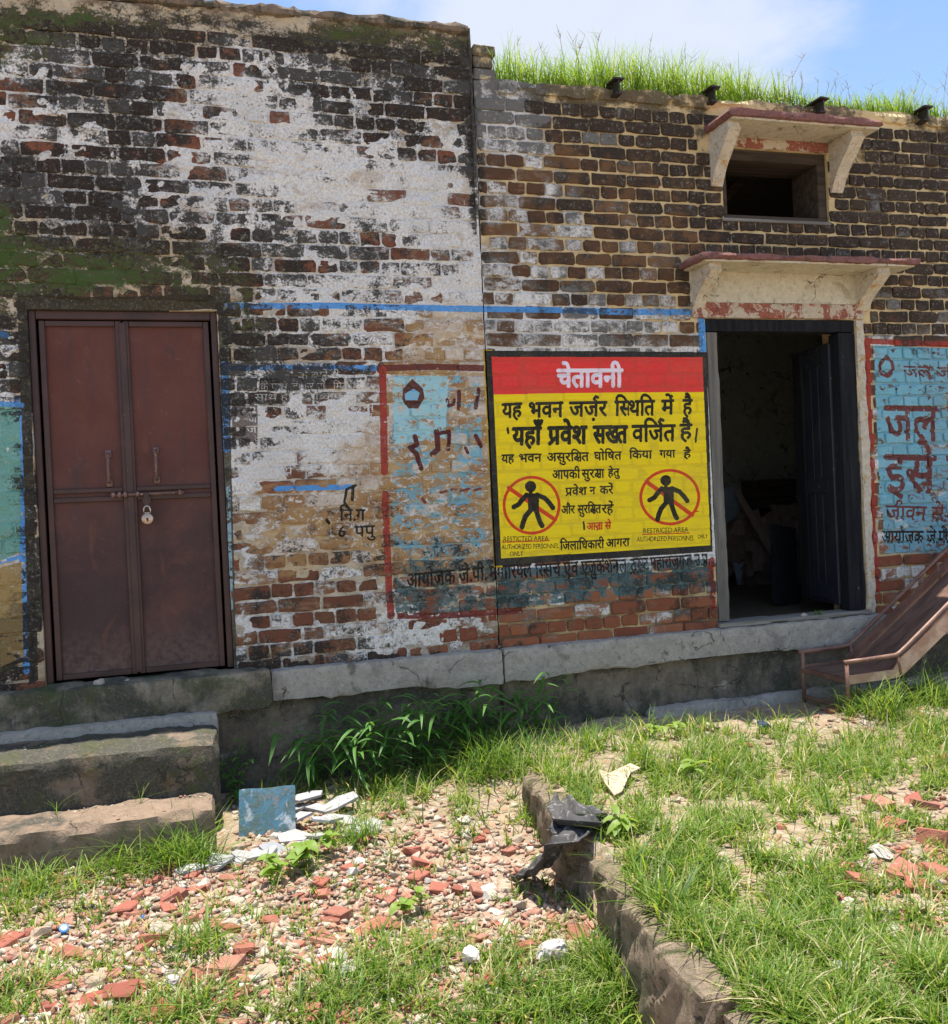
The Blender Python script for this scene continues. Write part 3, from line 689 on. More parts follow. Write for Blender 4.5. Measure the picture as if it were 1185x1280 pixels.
def thing(name, label, cat, loc=(0, 0, 0), group=None, rot=(0, 0, 0)):
    o = bpy.data.objects.new(name, None); COL.objects.link(o); o.location = loc; o.rotation_euler = rot; o.empty_display_size = .1
    return tag(o, label, cat, group)
class MB:
    """collects boxes, tubes and strips into one mesh"""
    def __init__(s): s.V = []; s.F = []
    def add(s, V, F): b = len(s.V); s.V += [tuple(v) for v in V]; s.F += [tuple(i+b for i in f) for f in F]; return s
    def box(s, x0, x1, y0, y1, z0, z1, b=.004, M=None, jit=0.):
        """bevelled box"""
        b = min(b, (x1-x0)*.3, (y1-y0)*.3, (z1-z0)*.3); V = []; F = []
        c = [((x0+x1)/2, (y0+y1)/2, (z0+z1)/2), ((x1-x0)/2, (y1-y0)/2, (z1-z0)/2)]
        idx = {}
        for sx_ in (-1, 1):
            for sy_ in (-1, 1):
                for sz_ in (-1, 1):
                    for ax in range(3):
                        h = [c[1][k]-(0 if k == ax else b) for k in range(3)]; sg = (sx_, sy_, sz_)
                        idx[(sg, ax)] = len(V); V.append(Vector([c[0][k]+sg[k]*h[k]+(random.uniform(-jit, jit) if jit else 0) for k in range(3)]))
        for ax in range(3):
            o1, o2 = [k for k in range(3) if k != ax]
            for sg in (-1, 1):
                q = []
                for a, bb in ((-1, -1), (1, -1), (1, 1), (-1, 1)):
                    g = [0, 0, 0]; g[ax] = sg; g[o1] = a; g[o2] = bb; q.append(idx[(tuple(g), ax)])
                if (sg > 0) != (ax == 1): F.append(q)
                else: F.append(q[::-1])
        for ax in range(3):
            o1, o2 = [k for k in range(3) if k != ax]
            for a in (-1, 1):
                for bb in (-1, 1):
                    g0 = [0, 0, 0]; g1 = [0, 0, 0]; g0[ax] = -1; g1[ax] = 1; g0[o1] = g1[o1] = a; g0[o2] = g1[o2] = bb
                    q = [idx[(tuple(g0), o1)], idx[(tuple(g1), o1)], idx[(tuple(g1), o2)], idx[(tuple(g0), o2)]]
                    F.append(q)
        for g in [(a, b2, c2) for a in (-1, 1) for b2 in (-1, 1) for c2 in (-1, 1)]:
            F.append([idx[(g, 0)], idx[(g, 1)], idx[(g, 2)]])
        if M is not None: V = [M@v for v in V]
        return s.add(V, F)
    def tube(s, pts, r, n=10, cap=True):
        pts = [Vector(p) for p in pts]; rr = r if isinstance(r, (list, tuple)) else [r]*len(pts); V = []; F = []
        up = None
        for i, p in enumerate(pts):
            d = (pts[min(i+1, len(pts)-1)]-pts[max(i-1, 0)]).normalized()
            if up is None: up = d.orthogonal().normalized()
            a = (up-d*up.dot(d)).normalized(); b = d.cross(a); up = a
            for k in range(n):
                t_ = 2*math.pi*k/n; V.append(p+a*math.cos(t_)*rr[i]+b*math.sin(t_)*rr[i])
        for i in range(len(pts)-1):
            for k in range(n): F.append((i*n+k, i*n+(k+1) % n, (i+1)*n+(k+1) % n, (i+1)*n+k))
        if cap: F.append(tuple(range(n))[::-1]); F.append(tuple(range((len(pts)-1)*n, len(pts)*n)))
        return s.add(V, F)
    def extr(s, prof, a, b, axis='x'):
        """profile of (u,v) points extruded from a to b along an axis"""
        n = len(prof)
        def P_(u, v, w_): return {'x': (w_, u, v), 'y': (u, w_, v), 'z': (u, v, w_)}[axis]
        V = [P_(u, v, a) for u, v in prof]+[P_(u, v, b) for u, v in prof]
        F = [tuple(range(n)), tuple(range(n, 2*n))[::-1]]+[(i, i+n, (i+1) % n+n, (i+1) % n) for i in range(n)]
        return s.add(V, F)
    def build(s, name, mat, parent=None, smooth=False):
        import bmesh
        me = bpy.data.meshes.new(name); me.from_pydata([tuple(v) for v in s.V], [], s.F); me.materials.append(mat)
        bm = bmesh.new(); bm.from_mesh(me); bmesh.ops.recalc_face_normals(bm, faces=bm.faces); bm.to_mesh(me); bm.free()
        if smooth: me.polygons.foreach_set('use_smooth', [True]*len(me.polygons))
        o = bpy.data.objects.new(name, me); COL.objects.link(o)
        if parent: o.parent = parent
        return o
def rough_slab(name, x0, x1, y0, y1, z0, z1, mat, parent=None, res=.03, amp=.006, seed=1, rnd=.018, edge=None):
    """weathered cement block: subdivided box with rounded, uneven arrises. edge(x)->extra lower drop"""
    nx_ = max(2, int((x1-x0)/res)); ny_ = max(2, int((y1-y0)/res)); nz_ = max(2, int((z1-z0)/res)); V = {}; L = []; F = []
    def vid(i, j, k):
        if (i, j, k) not in V: V[(i, j, k)] = len(L); L.append((x0+(x1-x0)*i/nx_, y0+(y1-y0)*j/ny_, z0+(z1-z0)*k/nz_))
        return V[(i, j, k)]
    for i in range(nx_):
        for j in range(ny_):
            for k in (0, nz_):
                q = [vid(i, j, k), vid(i+1, j, k), vid(i+1, j+1, k), vid(i, j+1, k)]; F.append(q if k else q[::-1])
    for i in range(nx_):
        for k in range(nz_):
            for j in (0, ny_):
                q = [vid(i, j, k), vid(i+1, j, k), vid(i+1, j, k+1), vid(i, j, k+1)]; F.append(q[::-1] if j else q)
    for j in range(ny_):
        for k in range(nz_):
            for i in (0, nx_):
                q = [vid(i, j, k), vid(i, j+1, k), vid(i, j+1, k+1), vid(i, j, k+1)]; F.append(q if i else q[::-1])
    A = np.array(L); C0 = np.array([x0, y0, z0]); C1 = np.array([x1, y1, z1])
    B = np.clip(A, C0+rnd, C1-rnd); dv = A-B; ln = np.linalg.norm(dv, axis=1)
    nr = np.where(ln > 1e-9, 1, 0)
    A = B+dv/np.maximum(ln, 1e-9)[:, None]*np.minimum(ln, rnd)[:, None]*nr[:, None]
    nn = dv/np.maximum(ln, 1e-9)[:, None]
    a = (vnoise(A[:, 0]*9+A[:, 1]*5, A[:, 2]*9+A[:, 1]*7, seed)-.5)*1.3+(vnoise(A[:, 0]*27+A[:, 1]*17, A[:, 2]*27+A[:, 1]*23, seed+5)-.5)*1.6
    # slow waviness plus chipped edges
    ed = (np.minimum(np.abs(A-C0), np.abs(C1-A)) < rnd*1.5).sum(1) >= 2
    chip = sstep(.62, .85, vnoise(A[:, 0]*7+3, A[:, 2]*5+A[:, 1]*6, seed+9))*ed*3.2
    A = A+nn*(a-chip*.55)[:, None]*amp
    if edge is not None:
        lo = np.abs(A[:, 2]-z0) < rnd+.001; A[lo, 2] += edge(A[lo, 0])
    o = fast(name, A, np.array(F), mat, parent, smooth=True); o.data.set_sharp_from_angle(angle=rad(32)); return o

# ------------------------------------------------------------------ ground
KY = np.array([1.0, 2.22, 2.40, 2.66, 2.88, 3.27, 3.63, 4.18, 4.52]); KX = np.array([1.22, 1.264, 1.232, 1.278, 1.302, 1.357, 1.374, 1.452, 1.491])
def kerbx(y): return np.interp(y, KY, KX)
def ground_z(x, y):
    x = np.asarray(x, float); y = np.asarray(y, float)
    low = -.02-.12*sstep(4.7, 3.3, y)*sstep(-.3, .9, x)-.05*sstep(3.6, 2.2, y)
    up = .135-.03*sstep(3.0, 1.6, y)
    t_ = np.where(y > 4.45, sstep(1.15, 1.95, x+(y-4.5)*0), (x > kerbx(y)+.07).astype(float))
    bl = sstep(4.35, 4.7, y); t2 = (x > kerbx(y)+.07).astype(float)*(1-bl)+sstep(1.15, 1.95, x)*bl
    z = low*(1-t2)+up*t2
    near = sstep(-3, -1, x)*sstep(9, 6.5, x)*sstep(-1, 1, y)
    z = z+near*((vnoise(x*2.1, y*2.1, 11)-.5)*.05+(vnoise(x*7, y*7, 12)-.5)*.022+(vnoise(x*23, y*23, 13)-.5)*.010)
    return np.where(y > 5.36, np.minimum(z, .05), z)
fx = np.concatenate([-np.geomspace(160, 2.2, 14), np.arange(-2, 6.6, .028), np.geomspace(6.8, 160, 14)])
fy = np.concatenate([-np.geomspace(160, .8, 12), np.arange(-.5, 1.6, .15), np.arange(1.6, 5.42, .028), np.array([5.6, 6, 8, 12, 20, 40, 80, 160])])
X, Y = np.meshgrid(fx, fy); Z = ground_z(X, Y); n_, m_ = X.shape
I = np.arange(n_*m_).reshape(n_, m_)
F4 = np.stack([I[:-1, :-1], I[:-1, 1:], I[1:, 1:], I[1:, :-1]], -1).reshape(-1, 4)
gr = fast('ground', np.stack([X.ravel(), Y.ravel(), Z.ravel()], 1), F4, M_GROUND, smooth=True); tag(gr, 'dry earth and rubble sloping in front of the brick building', kind='structure')
def gz(x, y): return float(ground_z(x, y))

# ------------------------------------------------------------------ walls with openings
SEAM = 1.685
D1 = (-.80, .155, .60, 2.615)          # left door opening x0,x1,z0,z1
D2 = (3.155, 4.275, .60, 2.60)         # right doorway
WN = (3.325, 4.115, 3.245, 3.70)       # upper window
HOLES = [D1, D2, WN]
ZLOW, ZTOPL, ZTOPR = .55, 4.27, 4.0
def ztop(x):
    if x < SEAM: return ZTOPL+.012*math.sin(x*5)+.02*x/1.7
    return ZTOPR+.012*math.sin(x*3+1)+.012*math.sin(x*11)
def wash_at(x, z):
    return cm[int(np.clip((z-CZ0)/(CZ1-CZ0)*(nz-1), 0, nz-1)), int(np.clip((x-CX0)/(CX1-CX0)*(nx-1), 0, nx-1)), 0]
def sign_at(x, z):
    i = int((x-PX0)/PR); j = int((z-PZ0)/PR); return 0 <= i < PNX and 0 <= j < PNZ and PIM[j, i, 3] > .97
def wall_core(name, x0, x1, zt, holes, parent):
    """front face as a finely displaced sheet with openings, plus reveals and thickness"""
    xs = np.concatenate([np.arange(x0, max(x0, -1.3)-.02, .06), np.arange(max(x0, -1.3), min(x1, 5.4), .0165), np.arange(min(x1, 5.4), x1+.001, .06)]) if True else None
    xs = np.unique(np.round(xs, 5)); xs[-1] = x1
    zs = np.arange(ZLOW, zt+.001, .0165); zs[-1] = zt
    for a in [h[k] for h in holes for k in (0, 1)]: xs[np.abs(xs-a).argmin()] = a
    for a in [h[k] for h in holes for k in (2, 3)]:
        if a > ZLOW+.02: zs[np.abs(zs-a).argmin()] = a
    V = []; F = []; nxx, nzz = len(xs), len(zs)
    GX, GZ = np.meshgrid(xs, zs); lf = (GX < SEAM).astype(float)
    wv = cm[np.clip(((GZ-CZ0)/(CZ1-CZ0)*(nz-1)).astype(int), 0, nz-1), np.clip(((GX-CX0)/(CX1-CX0)*(nx-1)).astype(int), 0, nx-1), 0]
    f1 = vnoise(GX*9, GZ*12, 5)*.45+vnoise(GX*21, GZ*30, 6)*.35+vnoise(GX*47, GZ*55, 7)*.2-.5
    D_ = -(lf*(.0038+.032*f1)+(1-lf)*(.0005+.015*f1))-.0015*sstep(.45, .95, wv)
    JI = np.clip(((GX-PX0)/PR).astype(int), 0, PNX-1); JJ = np.clip(((GZ-PZ0)/PR).astype(int), 0, PNZ-1)
    D_ = np.where((PIM[JJ, JI, 3] > .97) & (GX > PX0) & (GX < PX1) & (GZ > PZ0) & (GZ < PZ1), -.0022, D_)
    ZT = np.array([ztop(q) for q in xs])[None, :]; GZ2 = np.where(GZ < zt-.001, GZ, ZT)
    V = [tuple(q) for q in np.stack([GX.ravel(), DW+D_.ravel(), GZ2.ravel()], 1).tolist()]
    def hole(a, b):
        return any(h[0]-1e-4 <= a[0] and a[1] <= h[1]+1e-4 and h[2]-1e-4 <= b[0] and b[1] <= h[3]+1e-4 for h in holes)
    for j in range(nzz-1):
        for i in range(nxx-1):
            if hole((xs[i], xs[i+1]), (max(zs[j], ZLOW), zs[j+1])) or any(h[2] < ZLOW+.06 and h[0]-1e-4 <= xs[i] and xs[i+1] <= h[1]+1e-4 and zs[j+1] <= h[3]+1e-4 for h in holes): continue
            F.append((j*nxx+i, j*nxx+i+1, (j+1)*nxx+i+1, (j+1)*nxx+i))
    b = len(V); TH = .34
    def quad(*q):
        k = len(V); V.extend(q); F.append((k, k+1, k+2, k+3))
    for h in holes:
        a, c, l, u = h; y0, y1 = DW-.001, DW+TH
        quad((a, y0, l), (a, y0, u), (a, y1, u), (a, y1, l)); quad((c, y0, l), (c, y1, l), (c, y1, u), (c, y0, u))
        quad((a, y0, u), (c, y0, u), (c, y1, u), (a, y1, u)); quad((a, y0, l), (a, y1, l), (c, y1, l), (c, y0, l))
    zt2 = zt
    for i in range(nxx-1):       # top
        quad((xs[i], DW, ztop(xs[i])), (xs[i+1], DW, ztop(xs[i+1])), (xs[i+1], DW+TH, ztop(xs[i+1])), (xs[i], DW+TH, ztop(xs[i])))
    # back face split round the openings
    bx = sorted({x0, x1, *[h[0] for h in holes], *[h[1] for h in holes]}); bz = sorted({ZLOW, zt2-.02, *[max(h[2], ZLOW) for h in holes], *[h[3] for h in holes]})
    for i in range(len(bx)-1):
        for j in range(len(bz)-1):
            xm, zm = (bx[i]+bx[i+1])/2, (bz[j]+bz[j+1])/2
            if any(h[0] < xm < h[1] and h[2] < zm < h[3] for h in holes): continue
            quad((bx[i], DW+TH, bz[j]), (bx[i], DW+TH, bz[j+1]), (bx[i+1], DW+TH, bz[j+1]), (bx[i+1], DW+TH, bz[j]))
    return raw(name, V, F, M_MORT, parent)
B1 = thing('brick_building', 'taller old brick building with peeling whitewash and a brown steel door', 'building', (0, DW, 0))
B2 = thing('brick_building', 'lower old brick building with grass on its roof and an open dark doorway', 'building', (3.4, DW, 0))
def par(o, p): o.parent = p; o.matrix_parent_inverse = Matrix.Translation(-Vector(p.location)); return o
XL, XR = -3.2, 8.0
par(wall_core('wall', XL, SEAM-.004, ZTOPL, [D1], None), B1)
par(wall_core('wall', SEAM+.004, XR, ZTOPR, [D2, WN], None), B2)

# bricks, English bond
def brick_mesh(wd_, ht, seed, eros=1.):
    r = random.Random(seed); pts = []
    hw, hh = wd_/2, ht/2
    cr = r.uniform(.006, .015)*eros
    base = [(-hw+cr, -hh), (-hw*.3, -hh), (hw*.35, -hh), (hw-cr, -hh), (hw, -hh+cr), (hw, hh-cr), (hw-cr, hh), (hw*.3, hh), (-hw*.35, hh), (-hw+cr, hh), (-hw, hh-cr), (-hw, -hh+cr)]
    for x_, z_ in base: pts.append((x_+r.uniform(-.0045, .0045)*eros, z_+r.uniform(-.0045, .0045)*eros))
    n = len(pts); V = []
    for k, (sc_, yy) in enumerate(((0., 0.), (1., .004), (1., .05))):
        for x_, z_ in pts:
            if k == 0:
                ins = r.uniform(.003, .007)*eros; V.append((x_-math.copysign(ins, x_), -.001*eros*r.uniform(0, 2), z_-math.copysign(ins, z_)))
            else: V.append((x_, yy, z_))
    V.append((0, -.0015, 0))
    F = [(3*n, i, (i+1) % n) for i in range(n)]
    for a in (0, 1):
        for i in range(n): F.append((a*n+i, (a+1)*n+i, (a+1)*n+(i+1) % n, a*n+(i+1) % n))
    return V, F
VAR = {'s': [brick_mesh(.228, .074, 100+i) for i in range(10)], 'h': [brick_mesh(.112, .074, 200+i) for i in range(10)]}
def bmesh_data(kind, i):
    V, F = VAR[kind][i]; me = bpy.data.meshes.new('brick'); me.from_pydata(V, [], F); me.materials.append(M_BRICK)
    return me
BM = {k: [bmesh_data(k, i) for i in range(10)] for k in VAR}
CH = .0825; Z0 = 3.244-CH*32
SKIP = [D1, D2, WN, (3.06, 4.40, 2.60, 2.93), (3.155, 4.39, 3.70, 3.80), (4.275, 4.345, .6, 2.6)]
def lay(x0, x1, zt, b):
    rows = []; c = 0
    while True:
        zb = Z0+CH*c; zc = zb+CH/2; c += 1
        if zc+CH/2 > zt+.0: break
        if zc < .62: continue
        head = (31-(c-1)) % 2 == 0
        pitch = .1205 if head else .241
        xx = x0-(random.uniform(.05, .07) if head else .0)+random.uniform(-.01, .01)
        while xx < x1:
            p = pitch*(1 if random.random() > .06 else (2. if head else .5))
            a, e = xx+.006, xx+p-.006; xx += p
            a = max(a, x0); e = min(e, x1)
            segs = [(a, e)]
            for (h0, h1, l, u) in SKIP:
                if zc+CH*.35 < l or zc-CH*.35 > u: continue
                ns = []
                for s0, s1 in segs:
                    if s1 <= h0 or s0 >= h1: ns.append((s0, s1)); continue
                    if s0 < h0: ns.append((s0, h0-.004))
                    if s1 > h1: ns.append((h1+.004, s1))
                segs = ns
            for s0, s1 in segs:
                if s1-s0 > .045: rows.append((s0, s1, zc))
    return rows
def lay_bricks(x0, x1, zt, b):
    R_ = lay(x0, x1, zt, b); it = []
    for s0, s1, zc in R_:
        xm = (s0+s1)/2; wv = wash_at(xm, zc); sg = sign_at(xm, zc)
        on = proj([(xm, DW, zc)])[0]; inside = -10 < on[0] < 1195 and -10 < on[1] < 900
        proud = (.0030 if sg else (.0085 if b is B1 else .0105)-.0022*float(sstep(.4, .9, wv)))+random.uniform(-.003, .004)*(0.15 if sg else 1)
        if b is B1 and not sg and random.random() < .10: proud -= .007
        if zc < 1.02 and not sg: proud += random.uniform(-.004, .005)
        it.append((s0, s1, zc, proud, ((s1-s0)/(DW**2+xm*xm))*(1 if inside else 0)*(1-.55*min(wv, 1))*(.15 if sg else 1)))
    it.sort(key=lambda q: -q[4]); VV = []; FF = []; SS = []; b0 = 0
    for k, (s0, s1, zc, pr, sc_) in enumerate(it):
        wd_ = s1-s0; kind = 's' if wd_ > .17 else 'h'; nom = .228 if kind == 's' else .112; v = random.randrange(10)
        rot = Euler((random.gauss(0, .006), random.gauss(0, .008), random.gauss(0, .012))); hs = (random.uniform(.96, 1.04) if sign_at((s0+s1)/2, zc) else random.uniform(.88, 1.0) if b is B2 else random.uniform(.88, 1.04))
        loc = Vector(((s0+s1)/2, DW-pr, zc+random.gauss(0, .0015)))
        if k < 300:
            o = bpy.data.objects.new('brick', BM[kind][v]); COL.objects.link(o); o.parent = b
            o.location = loc-Vector(b.location); o.rotation_euler = rot; o.scale = (wd_/nom, 1, hs)
        else:
            M_ = Matrix.LocRotScale(loc, rot, Vector((wd_/nom, 1, hs))); V, F = VAR[kind][v]; sh = random.random()
            VV += [tuple(M_@Vector(q)) for q in V]; FF += [tuple(i+b0 for i in f) for f in F]; SS += [sh]*len(V); b0 += len(V)
    o = raw('brickwork', VV, FF, M_BRICKS, None, False, SS); par(o, b); o['kind'] = 'stuff'; o['label'] = 'smaller and more distant weathered bricks of the wall'
lay_bricks(XL, SEAM-.006, 4.21, B1); lay_bricks(SEAM+.006, XR, 3.92, B2)

# ------------------------------------------------------------------ shell of the buildings behind the front wall
def shell(b, x0, x1, zt, mat, floor):
    y0, y1 = DW+.34, 9.4
    q = MB(); q.box(x0, x0+.25, y0+.002, y1, 0, zt-.1, .002); q.box(x1-.25, x1, y0+.002, y1, 0, zt-.1, .002); q.box(x0, x1, y1+.002, y1+.25, 0, zt-.1, .002); par(q.build('room_wall', mat), b)
    q = MB(); q.box(x0, x1, y0+.002, y1+.25, zt-.098, zt-.0, .002); par(q.build('roof', M_SOIL), b)
    q = MB(); q.box(x0+.26, x1-.26, DW+.02, y1-.002, .3, floor, .002); par(q.build('floor', M_SOIL), b)
shell(B1, XL, SEAM-.01, 4.15, M_ROOM, .60); shell(B2, SEAM+.01, XR, 3.93, M_ROOM, .60)
# plinth and ledge
par(rough_slab('plinth', .0, SEAM-.002, DW-.02, DW+.3, -.4, .46, M_PLINTH, res=.04, amp=.012, seed=3), B1)
par(rough_slab('plinth', XL, .0, DW-.02, DW+.3, -.4, .46, M_PLINTH, res=.08, amp=.012, seed=4), B1)
par(rough_slab('plinth', SEAM+.002, 5.4, DW-.02, DW+.3, -.4, .46, M_PLINTH, res=.04, amp=.012, seed=5), B2)
par(rough_slab('plinth', 5.402, XR, DW-.02, DW+.3, -.4, .46, M_PLINTH, res=.1, amp=.012, seed=6), B2)
rag = lambda x: (vnoise(x*4., x*0, 21)-.5)*.05+(vnoise(x*15., x*0, 22)-.5)*.02
par(rough_slab('ledge', .34, SEAM, DW-.075, DW+.12, .44, .632, M_LEDGE, res=.022, amp=.005, seed=7, edge=rag), B1)
par(rough_slab('ledge', SEAM+.002, 4.4, DW-.075, DW+.12, .44, .632, M_LEDGE, res=.022, amp=.005, seed=8, edge=rag), B2)
par(rough_slab('ledge', 4.402, XR, DW-.07, DW+.12, .44, .628, M_LEDGE, res=.05, amp=.005, seed=9, edge=rag), B2)
par(rough_slab('apron', 2.6, 6.0, DW-.11, DW-.0, .0, .185, M_LEDGE, res=.035, amp=.010, seed=12), B2)
# parapet coping and stub
par(rough_slab('coping', XL, SEAM-.01, DW-.035, DW+.36, 4.262, 4.315, M_COPE, res=.03, amp=.012, seed=10, rnd=.02), B1)
q = MB()
for k, (a, b_) in enumerate(((0, .135), (.0, .12), (.0, .14))):
    q.box(SEAM+.008, SEAM+.008+b_, DW-.008, DW+.3, 4.005+k*.07, 4.07+k*.07, .008, jit=.003)
par(q.build('parapet_stub', M_MORT), B2)
par(rough_slab('parapet_edge', SEAM+.15, XR, DW-.025, DW+.30, 3.93, 4.01, M_MORT, res=.04, amp=.016, seed=17, rnd=.02), B2)
q = MB()    # open joint between both buildings
par(rough_slab('corner_plaster', SEAM-.022, SEAM-.004, DW-.022, DW+.01, 2.9, 4.26, M_MORT, res=.03, amp=.004, seed=15, rnd=.006), B1)

# iron stubs at the roof edge
for (sx_, sy_) in ((770, 108), (890, 118), (1026, 132), (1157, 142)):
    x_, z_ = W(sx_, sy_, .06); q = MB()
    q.box(-.035, .035, -.10, .2, .0, .012, .002); q.box(-.006, .006, -.09, .2, -.07, 0, .002); q.box(-.022, .022, -.085, .2, -.085, -.07, .002)
    o = q.build('beam_end', M_STUB); o.parent = B2; o.location = Vector((x_, DW, z_+.03))-Vector(B2.location); o.rotation_euler = (0, rad(random.uniform(-5, 5)), rad(random.uniform(-8, 8)))

# ------------------------------------------------------------------ canopies over window and doorway
def canopy(x0, x1, d, z0, z1, bx, bz0, bz1, bd, mat_b):
    o = rough_slab('canopy', x0, x1, DW-d, DW+.02, z0, z1, M_SLABRED, res=.025, amp=.006, seed=int(x0*31), rnd=.008); par(o, B2)
    sof = MB(); sof.box(x0+.03, x1-.03, DW-d+.025, DW-.012, z0-.010, z0+.004, .002); s_ = sof.build('soffit', M_CREAM, None); s_.parent = o
    for (a, b_) in bx:
        pr = [(DW+.01, bz1-.011), (DW-bd, bz1-.011), (DW-bd-.002, bz1-.05)]; n = 12
        for i in range(n+1):
            t_ = i/n; dd = bd*(1-t_)**.9*(1-.25*math.sin(t_*math.pi))*(1 if t_ < 1 else 0)+.02; zz = bz1-.05-(bz1-.05-bz0)*t_
            dd += .018*math.sin(t_*2*math.pi)
            pr.append((DW-max(dd, .014), zz))
        pr.append((DW+.01, bz0))
        k = MB(); k.extr(pr, a, b_, 'x'); kb = k.build('bracket', mat_b); kb.parent = o
canopy(3.205, 4.335, .31, 3.775, 3.825, ((3.235, 3.315), (4.125, 4.215)), 3.44, 3.775, .24, M_BRACK)
canopy(2.985, 4.57, .30, 2.905, 2.945, ((3.065, 3.145), (4.285, 4.375)), 2.66, 2.905, .235, M_BRACK)
par(rough_slab('lintel', 3.05, 4.40, DW-.016, DW+.1, 2.70, 2.903, M_CREAM, res=.04, amp=.003, seed=31, rnd=.006), B2)
par(rough_slab('door_lintel', 3.06, 4.345, DW-.022, DW+.1, 2.602, 2.703, M_LINTEL, res=.03, amp=.003, seed=32, rnd=.008), B2)
par(rough_slab('window_lintel', 3.315, 4.125, DW-.012, DW+.1, 3.702, 3.77, M_LINTEL, res=.03, amp=.003, seed=33, rnd=.008), B2)
par(rough_slab('jamb_plaster', 4.277, 4.345, DW-.018, DW+.06, .634, 2.60, M_BRACK, res=.03, amp=.008, seed=34, rnd=.012), B2)
# timber lintel band over the left door

# window
q = MB(); y0, y1 = DW+.015, DW+.30
q.box(WN[0], WN[1], y0, y1, WN[2], WN[2]+.03, .004); q.box(WN[0]+.001, WN[1]-.001, y0+.003, y1, WN[3]-.07, WN[3], .004)
q.box(WN[0], WN[0]+.04, y0+.002, y1-.002, WN[2]+.031, WN[3]-.071, .004); q.box(WN[1]-.065, WN[1], y0+.002, y1-.002, WN[2]+.031, WN[3]-.071, .004)
wfr = par(q.build('window_frame', M_WINWOOD), B2)
q = MB(); q.box(WN[0]-.02, WN[1]+.0, DW-.022, DW+.02, WN[2]-.022, WN[2]-.001, .004); par(q.build('window_sill', M_SILLWOOD), B2)
q = MB(); q.box(-.035, .035, -.03, .03, -.9, .9, .004); o = par(q.build('roof_rafter', M_WINWOOD), B2); o.location = (3.85, DW+.9, 3.65); o.rotation_euler = (0, rad(48), 0)

# ------------------------------------------------------------------ left steel door
fy_ = DW+.045
df = MB(); df.box(D1[0], D1[0]+.034, fy_-.02, fy_+.06, .655, D1[3], .004); df.box(D1[1]-.034, D1[1], fy_-.02, fy_+.06, .655, D1[3], .004); df.box(D1[0]+.035, D1[1]-.035, fy_-.018, fy_+.06, D1[3]-.045, D1[3], .004)
par(df.build('door_frame', M_STEELD), B1)
LX0, LXM, LX1 = D1[0]+.046, W(161, 600)[0], D1[1]-.046
LZ0, LZ1 = .663, D1[3]-.05; RZ = W(160, 617)[1]
def pinv(o, p):
    """keep world position for a child of a child of a building"""
    o.parent = p; q_ = p; off = Vector((0, 0, 0))
    while q_.parent: q_ = q_.parent
    o.matrix_parent_inverse = Matrix.Translation(-Vector(q_.location)) if False else Matrix.Identity(4)
    return o
for side, (a, b_) in enumerate(((LX0, LXM-.004), (LXM+.004, LX1))):
    k = MB(); k.box(a, b_, fy_+.016, fy_+.024, LZ0, LZ1, .001)
    leaf = par(k.build('door_leaf', M_STEEL), B1)
    k = MB(); e = .03
    for (u0, u1, v0, v1) in ((a, a+e, LZ0, LZ1), (b_-e, b_, LZ0, LZ1)): k.box(u0, u1, fy_-.004, fy_+.0155, v0, v1, .003)
    for (v0, v1) in ((LZ0, LZ0+e), (LZ1-e, LZ1), (RZ-.036, RZ-.010), (RZ+.012, RZ+.036)): k.box(a+e+.001, b_-e-.001, fy_-.002, fy_+.0155, v0, v1, .003)
    o = k.build('leaf_frame', M_STEELD); o.parent = leaf
    px_, py_ = ((135, 585), (195, 581))[side]; hx, hz = W(px_, py_)
    k = MB(); n = 14; pts = []
    pts = [(hx, fy_+.018, hz+.075), (hx, fy_-.02, hz+.078), (hx, fy_-.036, hz+.06), (hx, fy_-.04, hz), (hx, fy_-.036, hz-.06), (hx, fy_-.02, hz-.078), (hx, fy_+.018, hz-.075)]
    k.tube(pts, .0085, 10); k.box(hx-.016, hx+.016, fy_+.008, fy_+.0158, hz+.06, hz+.1, .002); k.box(hx-.016, hx+.016, fy_+.008, fy_+.0158, hz-.1, hz-.06, .002)
    o = k.build('handle', M_HANDLE, None, True); o.parent = leaf
k = MB(); k.box(LXM-.014, LXM+.020, fy_-.012, fy_-.0045, LZ0+.01, LZ1-.01, .002); par(k.build('meeting_stile', M_STEELD), B1)
bx0, bz_ = W(138, 618); bx1, _ = W(230, 616); bz_ = (bz_+W(230, 616)[1])/2
k = MB(); k.tube([(bx0, fy_-.028, bz_-.002), (bx1, fy_-.028, bz_)], .0085, 12)
for u in (bx0+.004, bx0+.035, bx0+.065, LXM+.03, bx1-.03): k.box(u, u+.018, fy_-.042, fy_-.013, bz_-.014, bz_+.014, .003)
par(k.build('door_bolt', M_HANDLE, None, True), B1)
hxx = W(184, 640)[0]
k = MB(); k.box(hxx-.013, hxx+.013, fy_-.046, fy_-.0425, bz_-.085, bz_+.005, .001); k.box(hxx-.02, hxx+.02, fy_-.0465, fy_-.043, bz_-.05, bz_-.02, .001); par(k.build('hasp', M_STEELD), B1)
lk = thing('padlock', 'round scuffed steel padlock hanging on the bolt of the brown door', 'padlock', (hxx, fy_-.052, bz_-.135))
k = MB(); n = 24
prof = [(-.0145, 0.), (-.0145, .026), (-.011, .031), (.011, .031), (.0145, .026), (.0145, 0.)]
V = []; F = []
for i, (yy, r_) in enumerate(prof):
    for j in range(n): V.append((r_*math.cos(2*math.pi*j/n), yy, r_*math.sin(2*math.pi*j/n)*.98))
for i in range(len(prof)-1):
    for j in range(n): F.append((i*n+j, i*n+(j+1) % n, (i+1)*n+(j+1) % n, (i+1)*n+j))
k.add(V, F); k.box(-.013, .013, -.011, .011, .024, .036, .003); k.build('lock_body', M_LOCK, lk, True)
